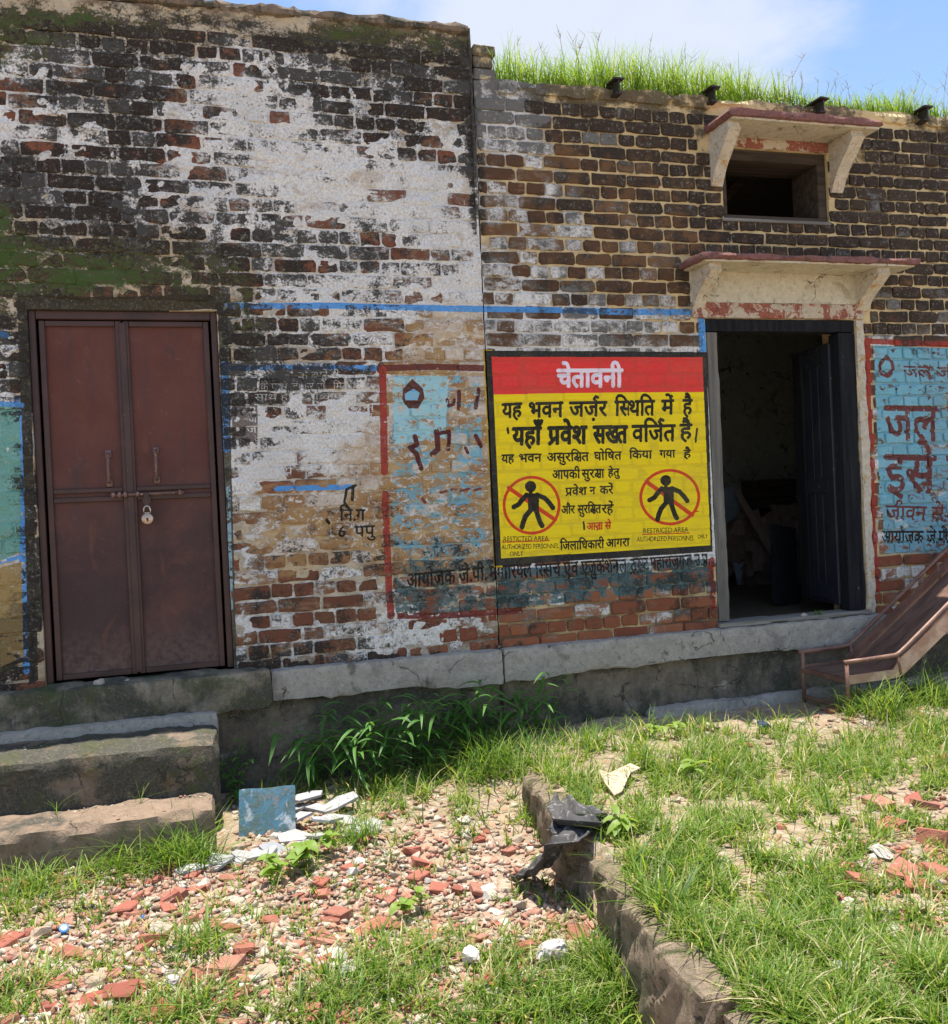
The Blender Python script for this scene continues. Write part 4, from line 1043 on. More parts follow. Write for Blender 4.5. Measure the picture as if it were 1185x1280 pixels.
k = MB(); k.tube([(-.016, 0, .028), (-.017, 0, .05), (-.012, 0, .064), (0, 0, .070), (.012, 0, .064), (.017, 0, .05), (.016, 0, .028)], .0042, 8); k.build('shackle', M_SHACK, lk, True)
k = MB(); k.box(-.004, .004, -.0165, -.0148, -.014, -.002, .001); k.tube([(0, -.0165, 0), (0, -.0148, 0)], .006, 10); k.build('keyhole', M_STUB, lk)

# ------------------------------------------------------------------ right doorway: timber frame, open leaf, sill
q = MB(); y0, y1 = DW-.006, DW+.10
def jamb(name, x0, x1, z0, z1, mat, seed, lean=0.):
    o = rough_slab(name, x0, x1, y0, y1, z0, z1, mat, res=.03, amp=.003, seed=seed, rnd=.006); par(o, B2); return o
jamb('door_jamb', D2[0]+.004, D2[0]+.085, .665, 2.515, M_GREYWOOD, 41); jamb('door_jamb', D2[1]-.135, D2[1]-.006, .665, 2.515, M_DARKWOOD, 42)
par(rough_slab('door_head', D2[0]+.002, D2[1]-.004, y0-.003, y1, 2.518, 2.598, M_DARKWOOD, res=.03, amp=.003, seed=43, rnd=.006), B2)
par(rough_slab('door_sill', D2[0]-.02, D2[1]+.01, DW-.05, DW+.12, .633, .663, M_SILLWOOD, res=.03, amp=.004, seed=44, rnd=.006), B2)
hx, hy = D2[1]-.115, DW+.075; LW = .50
k = MB(); k.box(0, LW, -.012, .012, .69, 2.47, .003)
leafo = k.build('door_leaf', M_LEAF); leafo.parent = B2; leafo.location = Vector((hx, hy, 0))-Vector(B2.location); leafo.rotation_euler = (0, 0, rad(84))
leafo['label'] = 'dark blue-black timber leaf standing open'
for (a, b_) in ((.004, .085), (LW-.13, LW-.004)):
    k = MB(); k.box(a, b_, .0125, .034, .70, 2.46, .004); o = k.build('stile', M_DARKWOOD if a > .1 else M_LEAF); o.parent = leafo
for z_ in (.72, 1.45, 2.33):
    k = MB(); k.box(.087, LW-.132, .0125, .030, z_, z_+.10, .004); o = k.build('rail', M_LEAF); o.parent = leafo
for i in range(3):
    wdt = (LW-.132-.087)/3; k = MB(); k.box(.088+i*wdt, .087+(i+1)*wdt-.004, .0122, .019, .705, 2.455, .003); o = k.build('plank', M_LEAF); o.parent = leafo

# things inside the room
def slabthing(name, label, cat, mat, w_, h_, th, loc, rot, jit=.0, group=None, seed=0):
    o = rough_slab(name, -w_/2, w_/2, -th/2, th/2, 0, h_, mat, res=max(.03, w_/8), amp=.004, seed=seed, rnd=min(.005, th*.3))
    o.location = loc; o.rotation_euler = rot; return tag(o, label, cat, group)
slabthing('leaning_board', 'tall blue-grey board leaning against the far wall inside the doorway', 'board', M_PANEL, .20, .95, .02, (5.0, 8.0, .6), (rad(-9), rad(-6), 0), seed=1)
slabthing('leaning_board', 'wide dusty brown board slanting behind the open door leaf', 'board', M_BOARD, .75, .75, .03, (5.55, 7.7, .6), (rad(-14), rad(3), rad(-10)), seed=2)
slabthing('leaning_board', 'narrow dark plank leaning crosswise in front of the brown board', 'board', M_BOARD, .07, 1.0, .03, (5.15, 7.5, .6), (rad(-12), rad(-24), 0), seed=3)
slabthing('leaning_board', 'dark narrow board propped against the inside of the open leaf', 'board', M_DARKWOOD, .28, .62, .02, (4.30, 6.35, .6), (rad(-8), rad(10), rad(15)), seed=4)
cr = thing('wooden_crate', 'dark old wooden box lying on the heap inside the doorway', 'crate', (5.35, 8.1, 1.32), None, (0, 0, rad(8)))
for (a, b_, c_, d_, nme) in ((-.24, .24, 0, .09, 'board'), (-.24, .24, .1, .19, 'board'), (-.24, .24, .2, .27, 'board')):
    k = MB(); k.box(a, b_, -.12, -.10, c_, d_, .003); k.build(nme, M_WINWOOD, cr)
k = MB(); k.box(-.24, -.22, -.098, .12, 0, .27, .003); k.box(.22, .24, -.098, .12, 0, .27, .003); k.box(-.218, .218, .10, .12, 0, .27, .003); k.box(-.218, .218, -.098, .098, 0, .02, .003); k.build('frame', M_WINWOOD, cr)
heap = rough_slab('rubble_heap', 4.75, 6.2, 7.75, 9.2, .55, 1.3, M_BOARD, res=.09, amp=.09, seed=51, rnd=.3); tag(heap, 'dark heap of earth and broken wood at the back of the room', 'rubble heap')

# ------------------------------------------------------------------ front steps
ST = thing('front_steps', 'three worn mossy cement steps below the brown steel door', 'steps', (-.6, 5.0, 0))
par(rough_slab('threshold', XL, .345, 5.27, DW+.12, .435, .648, M_THRESH, res=.035, amp=.010, seed=61, rnd=.025, edge=lambda x: (vnoise(x*4., x*0, 24)-.5)*.03), ST)
par(rough_slab('step_riser', -1.35, .055, 5.215, DW+.0, .30, .56-.10, M_LEDGE, res=.035, amp=.007, seed=62, rnd=.015), ST)
par(rough_slab('step', -2.6, .045, 4.78, DW-.02, -.2, .405, M_STEP, res=.035, amp=.011, seed=63, rnd=.025), ST)
par(rough_slab('step', -2.9, .01, 4.49, 4.80, -.25, .168, M_STEP2, res=.035, amp=.010, seed=64, rnd=.025), ST)

# ------------------------------------------------------------------ kerb of the raised ground
kg = 'broken concrete kerb blocks edging the raised grass'
kl = ['far eroded kerb block half buried beside the grassy slope', 'kerb block with the black torn cloth lying over it', 'upright grooved kerb block just in front of the black cloth',
      'long pale-topped kerb block in the middle of the row', 'mossy kerb block with a worn rounded face', 'kerb block nearest the bottom edge of the picture']
segs = [(4.50, 4.22), (4.18, 3.62), (3.36, 3.0), (2.98, 2.62), (2.59, 2.28), (2.25, 1.75)]
for i, (ya, yb) in enumerate(segs):
    xm = float(kerbx((ya+yb)/2)); ang = math.atan2(float(kerbx(ya)-kerbx(yb)), ya-yb)
    o = rough_slab('kerb_block', -.0, .14, -(ya-yb)/2, (ya-yb)/2, -.34, .018, M_KERB, res=.02, amp=.012, seed=70+i, rnd=.022)
    o.location = (xm+.012*math.sin(i*3.1), (ya+yb)/2, .118+.014*math.sin(i*2.)); o.rotation_euler = (rad(1.5*math.cos(i*1.7)), rad(4*math.sin(i*2.3)), -ang); tag(o, kl[i], 'kerb', kg)

# ------------------------------------------------------------------ slide
SLY0, SLY1 = 4.82, 5.25; SX0, SX1 = 3.66, 4.03; dz0 = .355; gz0 = gz(3.66, 4.8)
sl_ = thing('playground_slide', 'rusty brown metal playground slide with tube handrails in front of the wall', 'slide', (SX0, 5.0, 0))
slope = rad(35); TX = 5.75; TZ = dz0+(TX-SX1)*math.tan(slope)
def LP(o): return par(o, sl_)
# chute bed: flat runout, bend, incline
cxs = [SX0, SX1-.04, SX1+.01, SX1+.06]+[SX1+.06+(TX-SX1-.06)*i/8 for i in range(1, 9)]
def cz(x):
    if x < SX1-.04: return dz0
    return dz0+max(0, (x-SX1))*math.tan(slope)+(.006 if x < SX1+.03 else 0)
V = []; F = []
for x_ in cxs:
    for y_, up in ((SLY0+.02, 0), (SLY1-.02, 0)): V += [(x_, y_, cz(x_)), (x_, y_, cz(x_)-.006)]
for i in range(len(cxs)-1):
    a = i*4; b_ = a+4; F += [(a, b_, b_+2, a+2), (a+1, a+3, b_+3, b_+1), (a, a+1, b_+1, b_), (a+2, b_+2, b_+3, a+3)]
F += [(0, 2, 3, 1)]
LP(raw('chute', V, F, M_CHUTE))
for s_, y_ in ((-1, SLY0), (1, SLY1)):      # side sheets along the incline, low lip on the run-out
    V = []; F = []
    for x_ in cxs:
        hgt = .012 if x_ < SX1 else .075
        for yy in (y_-.004, y_+.004): V += [(x_, yy, cz(x_)-.04), (x_, yy, cz(x_)+hgt)]
    for i in range(len(cxs)-1):
        a = i*4; b_ = a+4; F += [(a, b_, b_+1, a+1), (a+2, a+3, b_+3, b_+2), (a+1, b_+1, b_+3, a+3), (a, a+2, b_+2, b_)]
    F += [(0, 1, 3, 2)]; LP(raw('side_sheet', V, F, M_SIDE_LIT if s_ < 0 else M_SLIDE))
    rz = dz0+.095; ry = y_-s_*-.006
    k = MB(); k.tube([(SX0-.02, ry, rz), (SX0+.12, ry, rz+.002), (SX1-.03, ry, rz+.01), (SX1+.0, ry, rz+.02), (SX1+.06, ry, rz+.06), (TX, ry, TZ+.16)], .0135, 12); LP(k.build('handrail', M_SLIDE, None, True))
    k = MB(); k.tube([(SX0, y_, gz0-.02), (SX0, y_, rz)], .0125, 10); LP(k.build('leg', M_SLIDE, None, True))
    for px_ in (SX1+.01, 4.75, 5.4):
        k = MB(); k.tube([(px_, y_, cz(px_)-.03), (px_-.02, y_, cz(px_)+.098)], .011, 8); LP(k.build('rail_post', M_SLIDE, None, True))
    k = MB(); k.tube([(TX-.1, y_, gz(TX, 4.8)), (TX-.1, y_, TZ+.5)], .018, 10); LP(k.build('leg', M_SLIDE, None, True))
    k = MB(); k.tube([(TX+1.0, y_, gz(TX+1, 4.8)), (TX+.3, y_, TZ+.5)], .018, 10); LP(k.build('leg', M_SLIDE, None, True))
k = MB(); k.box(SX0-.013, SX0+.013, SLY0, SLY1, dz0-.034, dz0-.007, .003); k.tube([(SX0+.005, SLY0, .165), (SX0+.005, SLY1, .165)], .014, 10); LP(k.build('cross_bar', M_SLIDE, None, False))
k = MB(); k.box(TX, TX+.4, SLY0, SLY1, TZ-.03, TZ, .004); LP(k.build('platform', M_SLIDE))
for i in range(5):
    z_ = .3+i*.3; xx = TX+1.0-.7*(z_-.1)/(TZ+.4)
    k = MB(); k.tube([(xx, SLY0, z_), (xx, SLY1, z_)], .013, 8); LP(k.build('rung', M_SLIDE, None, True))
# ------------------------------------------------------------------ rubble: individual fragments, then gravel as stuff
import bmesh
def hull(pts, name, mat, shade=None):
    bm = bmesh.new()
    for p in pts: bm.verts.new(p)
    r = bmesh.ops.convex_hull(bm, input=bm.verts)
    bmesh.ops.delete(bm, geom=[g for g in bm.verts if not g.link_faces], context='VERTS')
    me = bpy.data.meshes.new(name); bm.to_mesh(me); bm.free()
    if mat: me.materials.append(mat)
    return me
def brickbit(r):       # unit-size broken brick
    pts = []
    for sx_ in (-1, 1):
        for sy_ in (-1, 1):
            for sz_ in (-1, 1):
                if r.random() < .38: 
                    for _ in range(2): pts.append((sx_*r.uniform(.2, .9)*.5, sy_*r.uniform(.3, .9)*.38, sz_*r.uniform(.3, .9)*.28))
                else:
                    c = (sx_*r.uniform(.8, 1)*.5, sy_*r.uniform(.8, 1)*.38, sz_*r.uniform(.8, 1)*.28); pts.append(c)
                    pts.append((c[0]*.88, c[1]*1.06, c[2]*.9)); pts.append((c[0]*.9, c[1]*.9, c[2]*1.12))
    return pts
def pebble(r, n=16):
    pts = []
    for _ in range(n):
        v = Vector((r.gauss(0, 1), r.gauss(0, 1), r.gauss(0, 1))).normalized()*r.uniform(.42, .55); pts.append((v.x, v.y*.8, v.z*.6))
    return pts
rr = random.Random(31)
BITS = {'red': [hull(brickbit(rr), 'brick_fragment', M_REDROCK) for _ in range(12)], 'tan': [hull(pebble(rr), 'stone', M_TANROCK) for _ in range(12)],
        'white': [hull(pebble(rr, 20), 'plaster_chunk', M_WHTROCK) for _ in range(8)]}
KINDN = {'red': ('brick_fragment', 'brick fragment'), 'tan': ('stone', 'stone'), 'white': ('plaster_chunk', 'plaster')}
def ground_hit(px, py):
    z = 0.
    for _ in range(8): x, y = G(px, py, z); z = gz(x, y)
    return x, y, z
def zone(px, py):
    if px < 330 and py < 1130: return 'in the rubble just below the front steps'
    if px < 330: return 'in the rubble at the lower left corner'
    if px < 560 and py < 1120: return 'near the broken tiles by the painted sheet'
    if px < 560: return 'among the grass at the bottom middle'
    if px < 800 and py > 1000: return 'beside the foot of the kerb'
    if px > 1000 and py > 960: return 'in the bare patch at the right edge'
    if px > 800 and py < 930: return 'on the sandy strip near the slide'
    return 'in the grass on the raised ground'
LMK = []; USED = set()
def side_of(dx, dy):
    if abs(dx) > abs(dy)*1.3: return 'just right of' if dx > 0 else 'just left of'
    return 'just below' if dy > 0 else 'just above'
def near_label(adj, px, py):
    c = sorted(LMK, key=lambda l: math.hypot(l[0]-px, (l[1]-py)*1.4))[:6]
    for l in c:
        for ex in ('', 'flattish ', 'angular '):
            q = f"{ex if ex == '' else ex}{adj} {side_of(px-l[0], py-l[1])} the {l[2]}"
            if q not in USED and len(q.split()) <= 16: USED.add(q); return q
    for l in c[1:]:
        q = f"{adj} between the {c[0][2]} and the {l[2]}"
        if q not in USED and len(q.split()) <= 16: USED.add(q); return q
    return f"{adj} {zone(px, py)}"
def short(lb):
    for w_ in (' lying', ' resting', ' standing', ' leaning', ' half', ' in the', ' by the', ' beside', ' above', ' below', ' at the', ' near', ' against', ' between', ' behind', ' with', ' among', ' left of', ' right of', ' under', ' on the', ' just'):
        k = lb.find(w_)
        if k > 8: lb = lb[:k]
    return lb
def put_bit(px, py, size, col, kind, label=None, flat=1., cat=None, zoff=0., at=None):
    me = rr.choice(BITS[kind]); nm, ct = KINDN[kind]
    x, y, z = at if at else ground_hit(px, py)
    o = bpy.data.objects.new(nm, me); COL.objects.link(o); o.location = (x, y, z+size*.04*flat+zoff)
    o.rotation_euler = (rr.uniform(-.35, .35), rr.uniform(-.35, .35), rr.uniform(0, 6.28)); o.scale = (size, size*rr.uniform(.8, 1.15), size*flat)
    szn = 'tiny' if size < .035 else 'small' if size < .055 else 'fist-sized' if size < .09 else 'large'
    tag(o, label or near_label(f"{szn} {col} {ct}", px, py), cat or nm.replace('_', ' '), None if label else f"{nm.replace('_', ' ')}s {zone(px, py)}")
    return o
# placed fragments one can pick out in the photograph
for a in [(515, 1064, .10, 'dark red', 'red', 'dark red brick lump standing alone in the grass right of the broken tiles'),
          (300, 1062, .10, 'tan', 'tan', 'tan broken brick end below the blue painted sheet'), (252, 1108, .13, 'white', 'white', 'flat white plaster slab on the rubble below the steps'),
          (218, 1122, .12, 'red', 'red', 'dark red brick half beside the flat white plaster slab'), (210, 1138, .09, 'red', 'red', 'red brick piece leaning under the dark red half brick'),
          (200, 1160, .12, 'tan', 'tan', 'rounded tan stone in the middle of the left rubble'), (305, 1192, .12, 'red', 'red', 'orange-red brick chunk near the bottom left grass tuft'),
          (280, 1212, .15, 'pink', 'red', 'big pinkish broken brick resting in the lower left rubble'), (240, 1228, .09, 'red', 'red', 'cracked red brick lump left of the big pinkish brick'),
          (150, 1248, .13, 'red', 'red', 'long red brick sliver near the bottom left corner'), (165, 1262, .08, 'red', 'red', 'squarish red brick piece below the long red sliver'),
          (90, 1196, .10, 'pink', 'red', 'thin pink brick flake in the left rubble'), (325, 1150, .08, 'tan', 'tan', 'upright tan stone between two grass tufts'),
          (405, 1180, .10, 'red', 'red', 'red brick piece at the edge of the middle grass'), (400, 1120, .09, 'red', 'red', 'bright red brick chip above the middle grass'),
          (475, 1083, .08, 'tan', 'tan', 'rounded tan stone standing near the middle grass'), (482, 1126, .09, 'red', 'red', 'dusty red brick lump right of the left rubble'),
          (570, 1092, .09, 'tan', 'tan', 'grey-tan stone in the middle of the gravel'), (600, 1118, .12, 'red', 'red', 'flat pale red brick face in the gravel by the kerb'),
          (655, 1133, .11, 'mossy', 'tan', 'olive mossy stone at the foot of the kerb below the black cloth'), (725, 1168, .10, 'red', 'red', 'angular red brick piece against the kerb base'),
          (580, 1025, .09, 'pale', 'white', 'pale stone at the end of the grassy slope'), (582, 1043, .08, 'pale', 'white', 'second pale stone just below the slope grass'),
          (1176, 1052, .17, 'red', 'red', 'big orange-red brick cut by the right edge of the picture'), (1110, 1034, .13, 'brown', 'red', 'dark brown-red rock lump in the grass left of the big brick'),
          (1100, 1008, .14, 'red', 'red', 'broad dusty red brick among the right hand grass'), (1155, 1010, .12, 'red', 'red', 'dark red brick slab behind the big orange-red brick'),
          (1080, 1108, .12, 'red', 'red', 'red brick chunk with a pale face on the raised ground'), (1130, 1100, .11, 'red', 'red', 'flat red brick flake in the right bare patch'),
          (1175, 1098, .12, 'red', 'red', 'smooth red brick piece at the right edge'), (1170, 1113, .07, 'white', 'white', 'white pebble under the smooth red brick piece'),
          (1105, 1143, .11, 'white', 'white', 'flat whitish plaster flake in the right bare patch'), (1085, 1156, .10, 'white', 'white', 'long pale plaster sliver below the flat whitish flake'),
          (935, 983, .09, 'tan', 'tan', 'pinkish tan stone half hidden in the raised grass'), (975, 1035, .06, 'red', 'red', 'small red brick bit hidden in the raised grass'),
          (903, 1136, .07, 'white', 'white', 'bone-white flake in the grass beside the kerb top'), (1012, 884, .10, 'red', 'red', 'reddish brick lump beside the foot of the slide'),
          (1040, 890, .08, 'red', 'red', 'dark brick lump under the foot bar of the slide'), (845, 1120+60, .05, 'tan', 'tan', 'small tan stone on the kerb edge'),
          (1150, 895, .07, 'red', 'red', 'red brick crumb in the grass right of the slide leg'), (830, 893, .06, 'red', 'red', 'brick crumb on the strip below the ledge')]:
    put_bit(a[0], a[1], a[2], a[3], a[4], a[5], flat=.75); LMK.append((a[0], a[1], short(a[5])))
LMK += [(334, 1020, 'blue painted sheet'), (700, 1050, 'black torn cloth'), (222, 1060, 'tall grass tuft by the steps'), (80, 1168, 'blue bottle cap'), (690, 1202, 'pinkish white plaster lump'), (590, 1206, 'white plaster lump'),
        (375, 1088, 'lime green heart-leaved weed'), (1058, 1222, 'crumpled dirty white paper'), (245, 1262, 'bottom left grass tuft'), (40, 1118, 'grass tuft at the left edge'), (955, 914, 'navy rag'), (445, 1052, 'grass tuft beside the white tiles')]
RUB = ["0000000000132", "0000000112431", "0000011111114", "0001002000005", "0044552100027", "4666887500058", "9999999700079", "9999999900079", "9999998500068", "9999765400045", "9987654200024"]
def rub_at(p): return grid_at(RUB, 0, 100, 860, 40, p)
cnt = 0; tries = 0
while cnt < 330 and tries < 9000:
    tries += 1; px, py = rr.uniform(-5, 1190), rr.uniform(880, 1280)
    if rr.random() > float(rub_at(np.array([[px, py]]))[0])**1.3: continue
    x, y, z = ground_hit(px, py)
    if y > 5.2 or (x < .1 and y > 4.45) or abs(x-kerbx(y)-.08) < .13: continue
    kd = rr.choices(['red', 'tan', 'white'], [.52, .33, .15])[0]
    sz = rr.choice([.04, .045, .05, .055, .065, .075, .09, .11])*rr.uniform(.85, 1.15)
    put_bit(px, py, sz, {'red': rr.choice(['red', 'orange-red', 'dusty red']), 'tan': 'tan', 'white': 'whitish'}[kd], kd, flat=rr.uniform(.5, .9)); cnt += 1
# gravel
def gravel(name, pts, smin, smax, mat, parent=None, seed=5):
    r = random.Random(seed); base = []
    for _ in range(14):
        me = hull(pebble(r, 9) if _ < 6 else brickbit(r)[:12], 'g', None); base.append((np.array([v.co[:] for v in me.vertices]), [list(p.vertices) for p in me.polygons])); bpy.data.meshes.remove(me)
    V = []; F = []; S_ = []; b0 = 0; g = np.random.default_rng(seed)
    for (x, y, z) in pts:
        v, f = base[r.randrange(14)]; s_ = smin+(smax-smin)*r.random()**2.2; a = r.uniform(0, 6.28); ca, sa = math.cos(a), math.sin(a)
        q = v*s_*np.array([1, r.uniform(.7, 1.2), r.uniform(.6, 1)]); q = np.stack([q[:, 0]*ca-q[:, 1]*sa, q[:, 0]*sa+q[:, 1]*ca, q[:, 2]], 1)+np.array([x, y, z+s_*.12])
        V.append(q); F += [[i+b0 for i in t_] for t_ in f]; b0 += len(v); S_ += [r.random()]*len(v)
    F = [t_ for t_ in F if len(t_) == 3]
    return fast(name, np.concatenate(V), np.array(F), mat, parent, np.array(S_))
N_ = 80000; px = RNG.uniform(-250, 1450, N_); py = 868+RNG.random(N_)**.8*430
v = rays(np.stack([px, py], 1)); dens = rub_at(np.stack([px, py], 1)); keep = RNG.random(N_) < np.clip(dens**1.05*.95, 0, 1)*.62+.015
v = v[keep]; zz = np.zeros(len(v))
for _ in range(8): s_ = (zz-EYE)/v[:, 2]; xx = v[:, 0]*s_; yy = v[:, 1]*s_; zz = ground_z(xx, yy)
ok = (yy < 5.2) & ~((xx < .1) & (yy > 4.47)) & (np.abs(xx-kerbx(yy)-.09) > .10); gp = np.stack([xx, yy, zz], 1)[ok]
og = gravel('gravel', gp, .010, .064, M_GRAVEL); tag(og, 'loose brick gravel, pebbles and mortar crumbs over the earth', 'gravel', kind='stuff')
sp = [(random.uniform(-1.1, 0.0), random.choice([random.uniform(4.52, 4.76), random.gauss(4.72, .03)]), .165) for _ in range(260)]+[(random.uniform(-1.1, .03), random.gauss(5.12, .06), .402) for _ in range(60)]
og = gravel('step_grit', sp, .006, .022, M_GRAVEL, seed=9); tag(og, 'pale grit and crumbs scattered on the two step treads', 'grit', kind='stuff')

# ------------------------------------------------------------------ grass
def blades(B, h, wdt, lean, az, bend, shade, seg=3):
    n = len(B); t_ = np.linspace(0, 1, seg+1); dirx, diry = np.cos(az), np.sin(az); V = np.zeros((n, seg+1, 2, 3), np.float32)
    for i, u in enumerate(t_):
        out = h*(lean*u+bend*u*u); up = h*(u*(1-.35*np.minimum(lean+bend, 1.6)*u)); ww = wdt*(1-u)**.75*.5+.00025
        cx_, cy_, cz_ = B[:, 0]+dirx*out, B[:, 1]+diry*out, B[:, 2]+up
        tw = az+1.57+.5*u
        for k, s_ in enumerate((-1, 1)):
            V[:, i, k, 0] = cx_+np.cos(tw)*ww*s_; V[:, i, k, 1] = cy_+np.sin(tw)*ww*s_; V[:, i, k, 2] = cz_
    I = np.arange(n)[:, None]*(2*(seg+1)); F = []
    for i in range(seg): F.append(np.stack([I[:, 0]+2*i, I[:, 0]+2*i+1, I[:, 0]+2*i+3, I[:, 0]+2*i+2], 1))
    return V.reshape(-1, 3), np.concatenate(F), np.repeat(shade, 2*(seg+1))
GD = ["0001368853148", "0002899987268", "0001999999887", "0012788989987", "2581243798876", "4662211289865", "5311311288844", "2112122278863", "2121233268876", "2231243477887", "3342454668888"]
TALL = [(740, 905, .25, .2), (800, 905, .3, .15), (900, 1060, .22, .12), (1010, 1100, .2, .12), (960, 1180, .2, .13), (1090, 1240, .25, .13), (880, 1200, .2, .13), (830, 1050, .2, .13), (1020, 1010, .2, .13), (1150, 1230, .2, .13), (655, 1130, .12, .10), (730, 1190, .16, .14), (800, 1250, .2, .15), (610, 1000, .25, .14), (540, 1000, .25, .15), (690, 930, .3, .16), (850, 920, .5, .13), (1000, 960, .5, .11), (620, 900, .30, .20), (560, 985, .25, .13), (690, 900, .35, .20), (750, 930, .5, .13), (470, 1000, .3, .17), (230, 1075, .22, .20), (60, 1110, .25, .13), (150, 1100, .2, .12), (1130, 880, .38, .24), (1185, 860, .35, .24), (1090, 975, .35, .13), (1170, 960, .3, .14),
        (440, 1050, .2, .12), (380, 1190, .2, .12), (250, 1170, .15, .12), (470, 1200, .35, .12), (640, 1240, .3, .11), (760, 1240, .25, .16), (230, 1250, .2, .12), (20, 1240, .2, .12), (870, 1000, .5, .10), (930, 1080, .5, .08), (600, 1010, .2, .12)]
N_ = 58000
px = RNG.uniform(-400, 1750, N_); py = 862+RNG.random(N_)**.62*440
v = rays(np.stack([px, py], 1)); dens = grid_at(GD, 0, 100, 860, 40, np.stack([px, py], 1))
pch = sstep(.40, .60, vnoise(px/38., py/24., 41)*.6+vnoise(px/13., py/9., 42)*.4)
keep = RNG.random(N_) < np.clip(dens**1.4*(.12+1.1*pch)*(1+1.0*sstep(1010, 930, py)), 0, 1.6)*.60; v = v[keep]; zz = np.zeros(len(v))
for _ in range(8): s_ = (zz-EYE)/v[:, 2]; xx = v[:, 0]*s_; yy = v[:, 1]*s_; zz = ground_z(xx, yy)
ok = (yy < 5.33) & ~((xx < .1) & (yy > 4.47)) & ~((np.abs(xx-kerbx(yy)-.06) < .065) & (yy < 4.4) & (RNG.random(len(xx)) < .75)); T0 = np.stack([xx, yy, zz], 1)[ok]
hgt = .042+.05*sstep(3.6, 4.4, T0[:, 1])+.022*vnoise(T0[:, 0]*5, T0[:, 1]*5, 77)*2+.022*sstep(.6, .9, dens[keep][ok])
for (a, b_, R_, hh) in TALL:
    x_, y_, _z = ground_hit(a, b_); d = np.hypot(T0[:, 0]-x_, T0[:, 1]-y_); hgt = np.maximum(hgt, hh*np.exp(-(d/R_)**2))
nb = 7; B = np.repeat(T0, nb, 0); H = np.repeat(hgt, nb)*RNG.uniform(.45, 1.35, len(B)); n = len(B)
tuftc = np.repeat(RNG.random(len(T0)), nb); B[:, :2] += RNG.normal(0, .011, (n, 2))
az = RNG.uniform(0, 6.283, n); lean = np.abs(RNG.normal(.28, .25, n)); bend = np.abs(RNG.normal(.45, .35, n))
flat = RNG.random(n) < .16; lean = np.where(flat, lean+.9, lean); H = np.where(flat, H*.85, H); cov = RNG.random(n) < .26; H = np.where(cov, np.minimum(H*.55, .045), H)
sh = np.clip(tuftc*.45+RNG.random(n)*.35+(RNG.random(n) < .14)*.6, 0, 1)
V, F, S_ = blades(B, H, np.where(cov, RNG.uniform(.008, .014, n), RNG.uniform(.0035, .0095, n)), lean, az, bend, sh)
og = fast('grass', V, F, M_GRASS, None, S_); tag(og, 'patchy bright green grass over the rubble and the raised ground', 'grass', kind='stuff')
print('ground blades', n)
# roof grass
n = 15000; x_ = RNG.uniform(SEAM+.14, 7.6, n); dpt = RNG.random(n)**1.5; y_ = DW+.0+dpt*1.3; z_ = 3.99+.05*sstep(0, .6, dpt)+(vnoise(x_*3, y_*3, 5))*.05
kp = .62+.60*sstep(.25, .6, vnoise(x_*1.9, y_*0+3, 55)*.6+vnoise(x_*6, y_*4, 56)*.4); Hh = 1.1*kp*(.10+.12*vnoise(x_*2.2, y_*1.0, 8)+.06*(x_ > 2.4))*RNG.uniform(.6, 1.25, n)*sstep(-.1, .15, dpt+.12)*(1-.28*sstep(3.6, 4.4, x_)); az = RNG.uniform(0, 6.283, n)
V, F, S_ = blades(np.stack([x_, y_, z_], 1), Hh, RNG.uniform(.004, .009, n), np.abs(RNG.normal(.2, .18, n)), az, np.abs(RNG.normal(.35, .3, n)), RNG.random(n)*.85)
og = fast('roof_grass', V, F, M_ROOFG, None, S_); tag(og, 'lush lime green grass growing along the roof of the lower building', 'grass', kind='stuff')
xs = np.arange(SEAM+.12, XR, .08); ys = np.linspace(DW+.02, DW+1.6, 12); X, Y = np.meshgrid(xs, ys); Zs = 3.975+.07*sstep(0, .5, Y-DW)+(vnoise(X*6, Y*6, 3)-.5)*.03
I = np.arange(X.size).reshape(X.shape); F4 = np.stack([I[:-1, :-1], I[:-1, 1:], I[1:, 1:], I[1:, :-1]], -1).reshape(-1, 4)
par(fast('roof_soil', np.stack([X.ravel(), Y.ravel(), Zs.ravel()], 1), F4, M_SOIL, smooth=True), B2)
# seed heads standing above the roof grass: wiry stems with a few awns
V = []; F = []; SH = []
def wire(a, b, r):
    a = np.array(a, float); b = np.array(b, float); k = len(V); d = b-a; s_ = np.array([r, 0, 0]); q = np.array([0, r, 0])
    V.extend([a-s_, a+s_, b+s_*.4, b-s_*.4, a-q, a+q, b+q*.4, b-q*.4]); F.extend([(k, k+1, k+2, k+3), (k+4, k+5, k+6, k+7)])
for _ in range(130):
    x = random.uniform(SEAM+.2, 6.5); y = DW+random.uniform(.02, .6); L = random.uniform(.20, .42)*(1 if x < 3.6 else .85); dx, dy = random.gauss(0, .07), random.gauss(0, .05); p0 = (x, y, 4.0); p1 = (x+dx*.4, y+dy*.4, 4.0+L*.6); p2 = (x+dx, y+dy, 4.0+L)
    wire(p0, p1, .0028); wire(p1, p2, .0022)
    for _k in range(random.randint(2, 5)):
        u = random.uniform(.6, 1); b_ = [p1[i]+(p2[i]-p1[i])*u for i in range(3)]; wire(b_, (b_[0]+random.gauss(0, .035), b_[1]+random.gauss(0, .03), b_[2]+random.uniform(.01, .05)), .002)
og = fast('seed_stalks', np.array(V), np.array(F), M_STEM, None, np.random.default_rng(3).random(len(V)).astype(np.float32)); tag(og, 'thin wiry seed stalks sticking up above the roof grass', 'grass', kind='stuff')

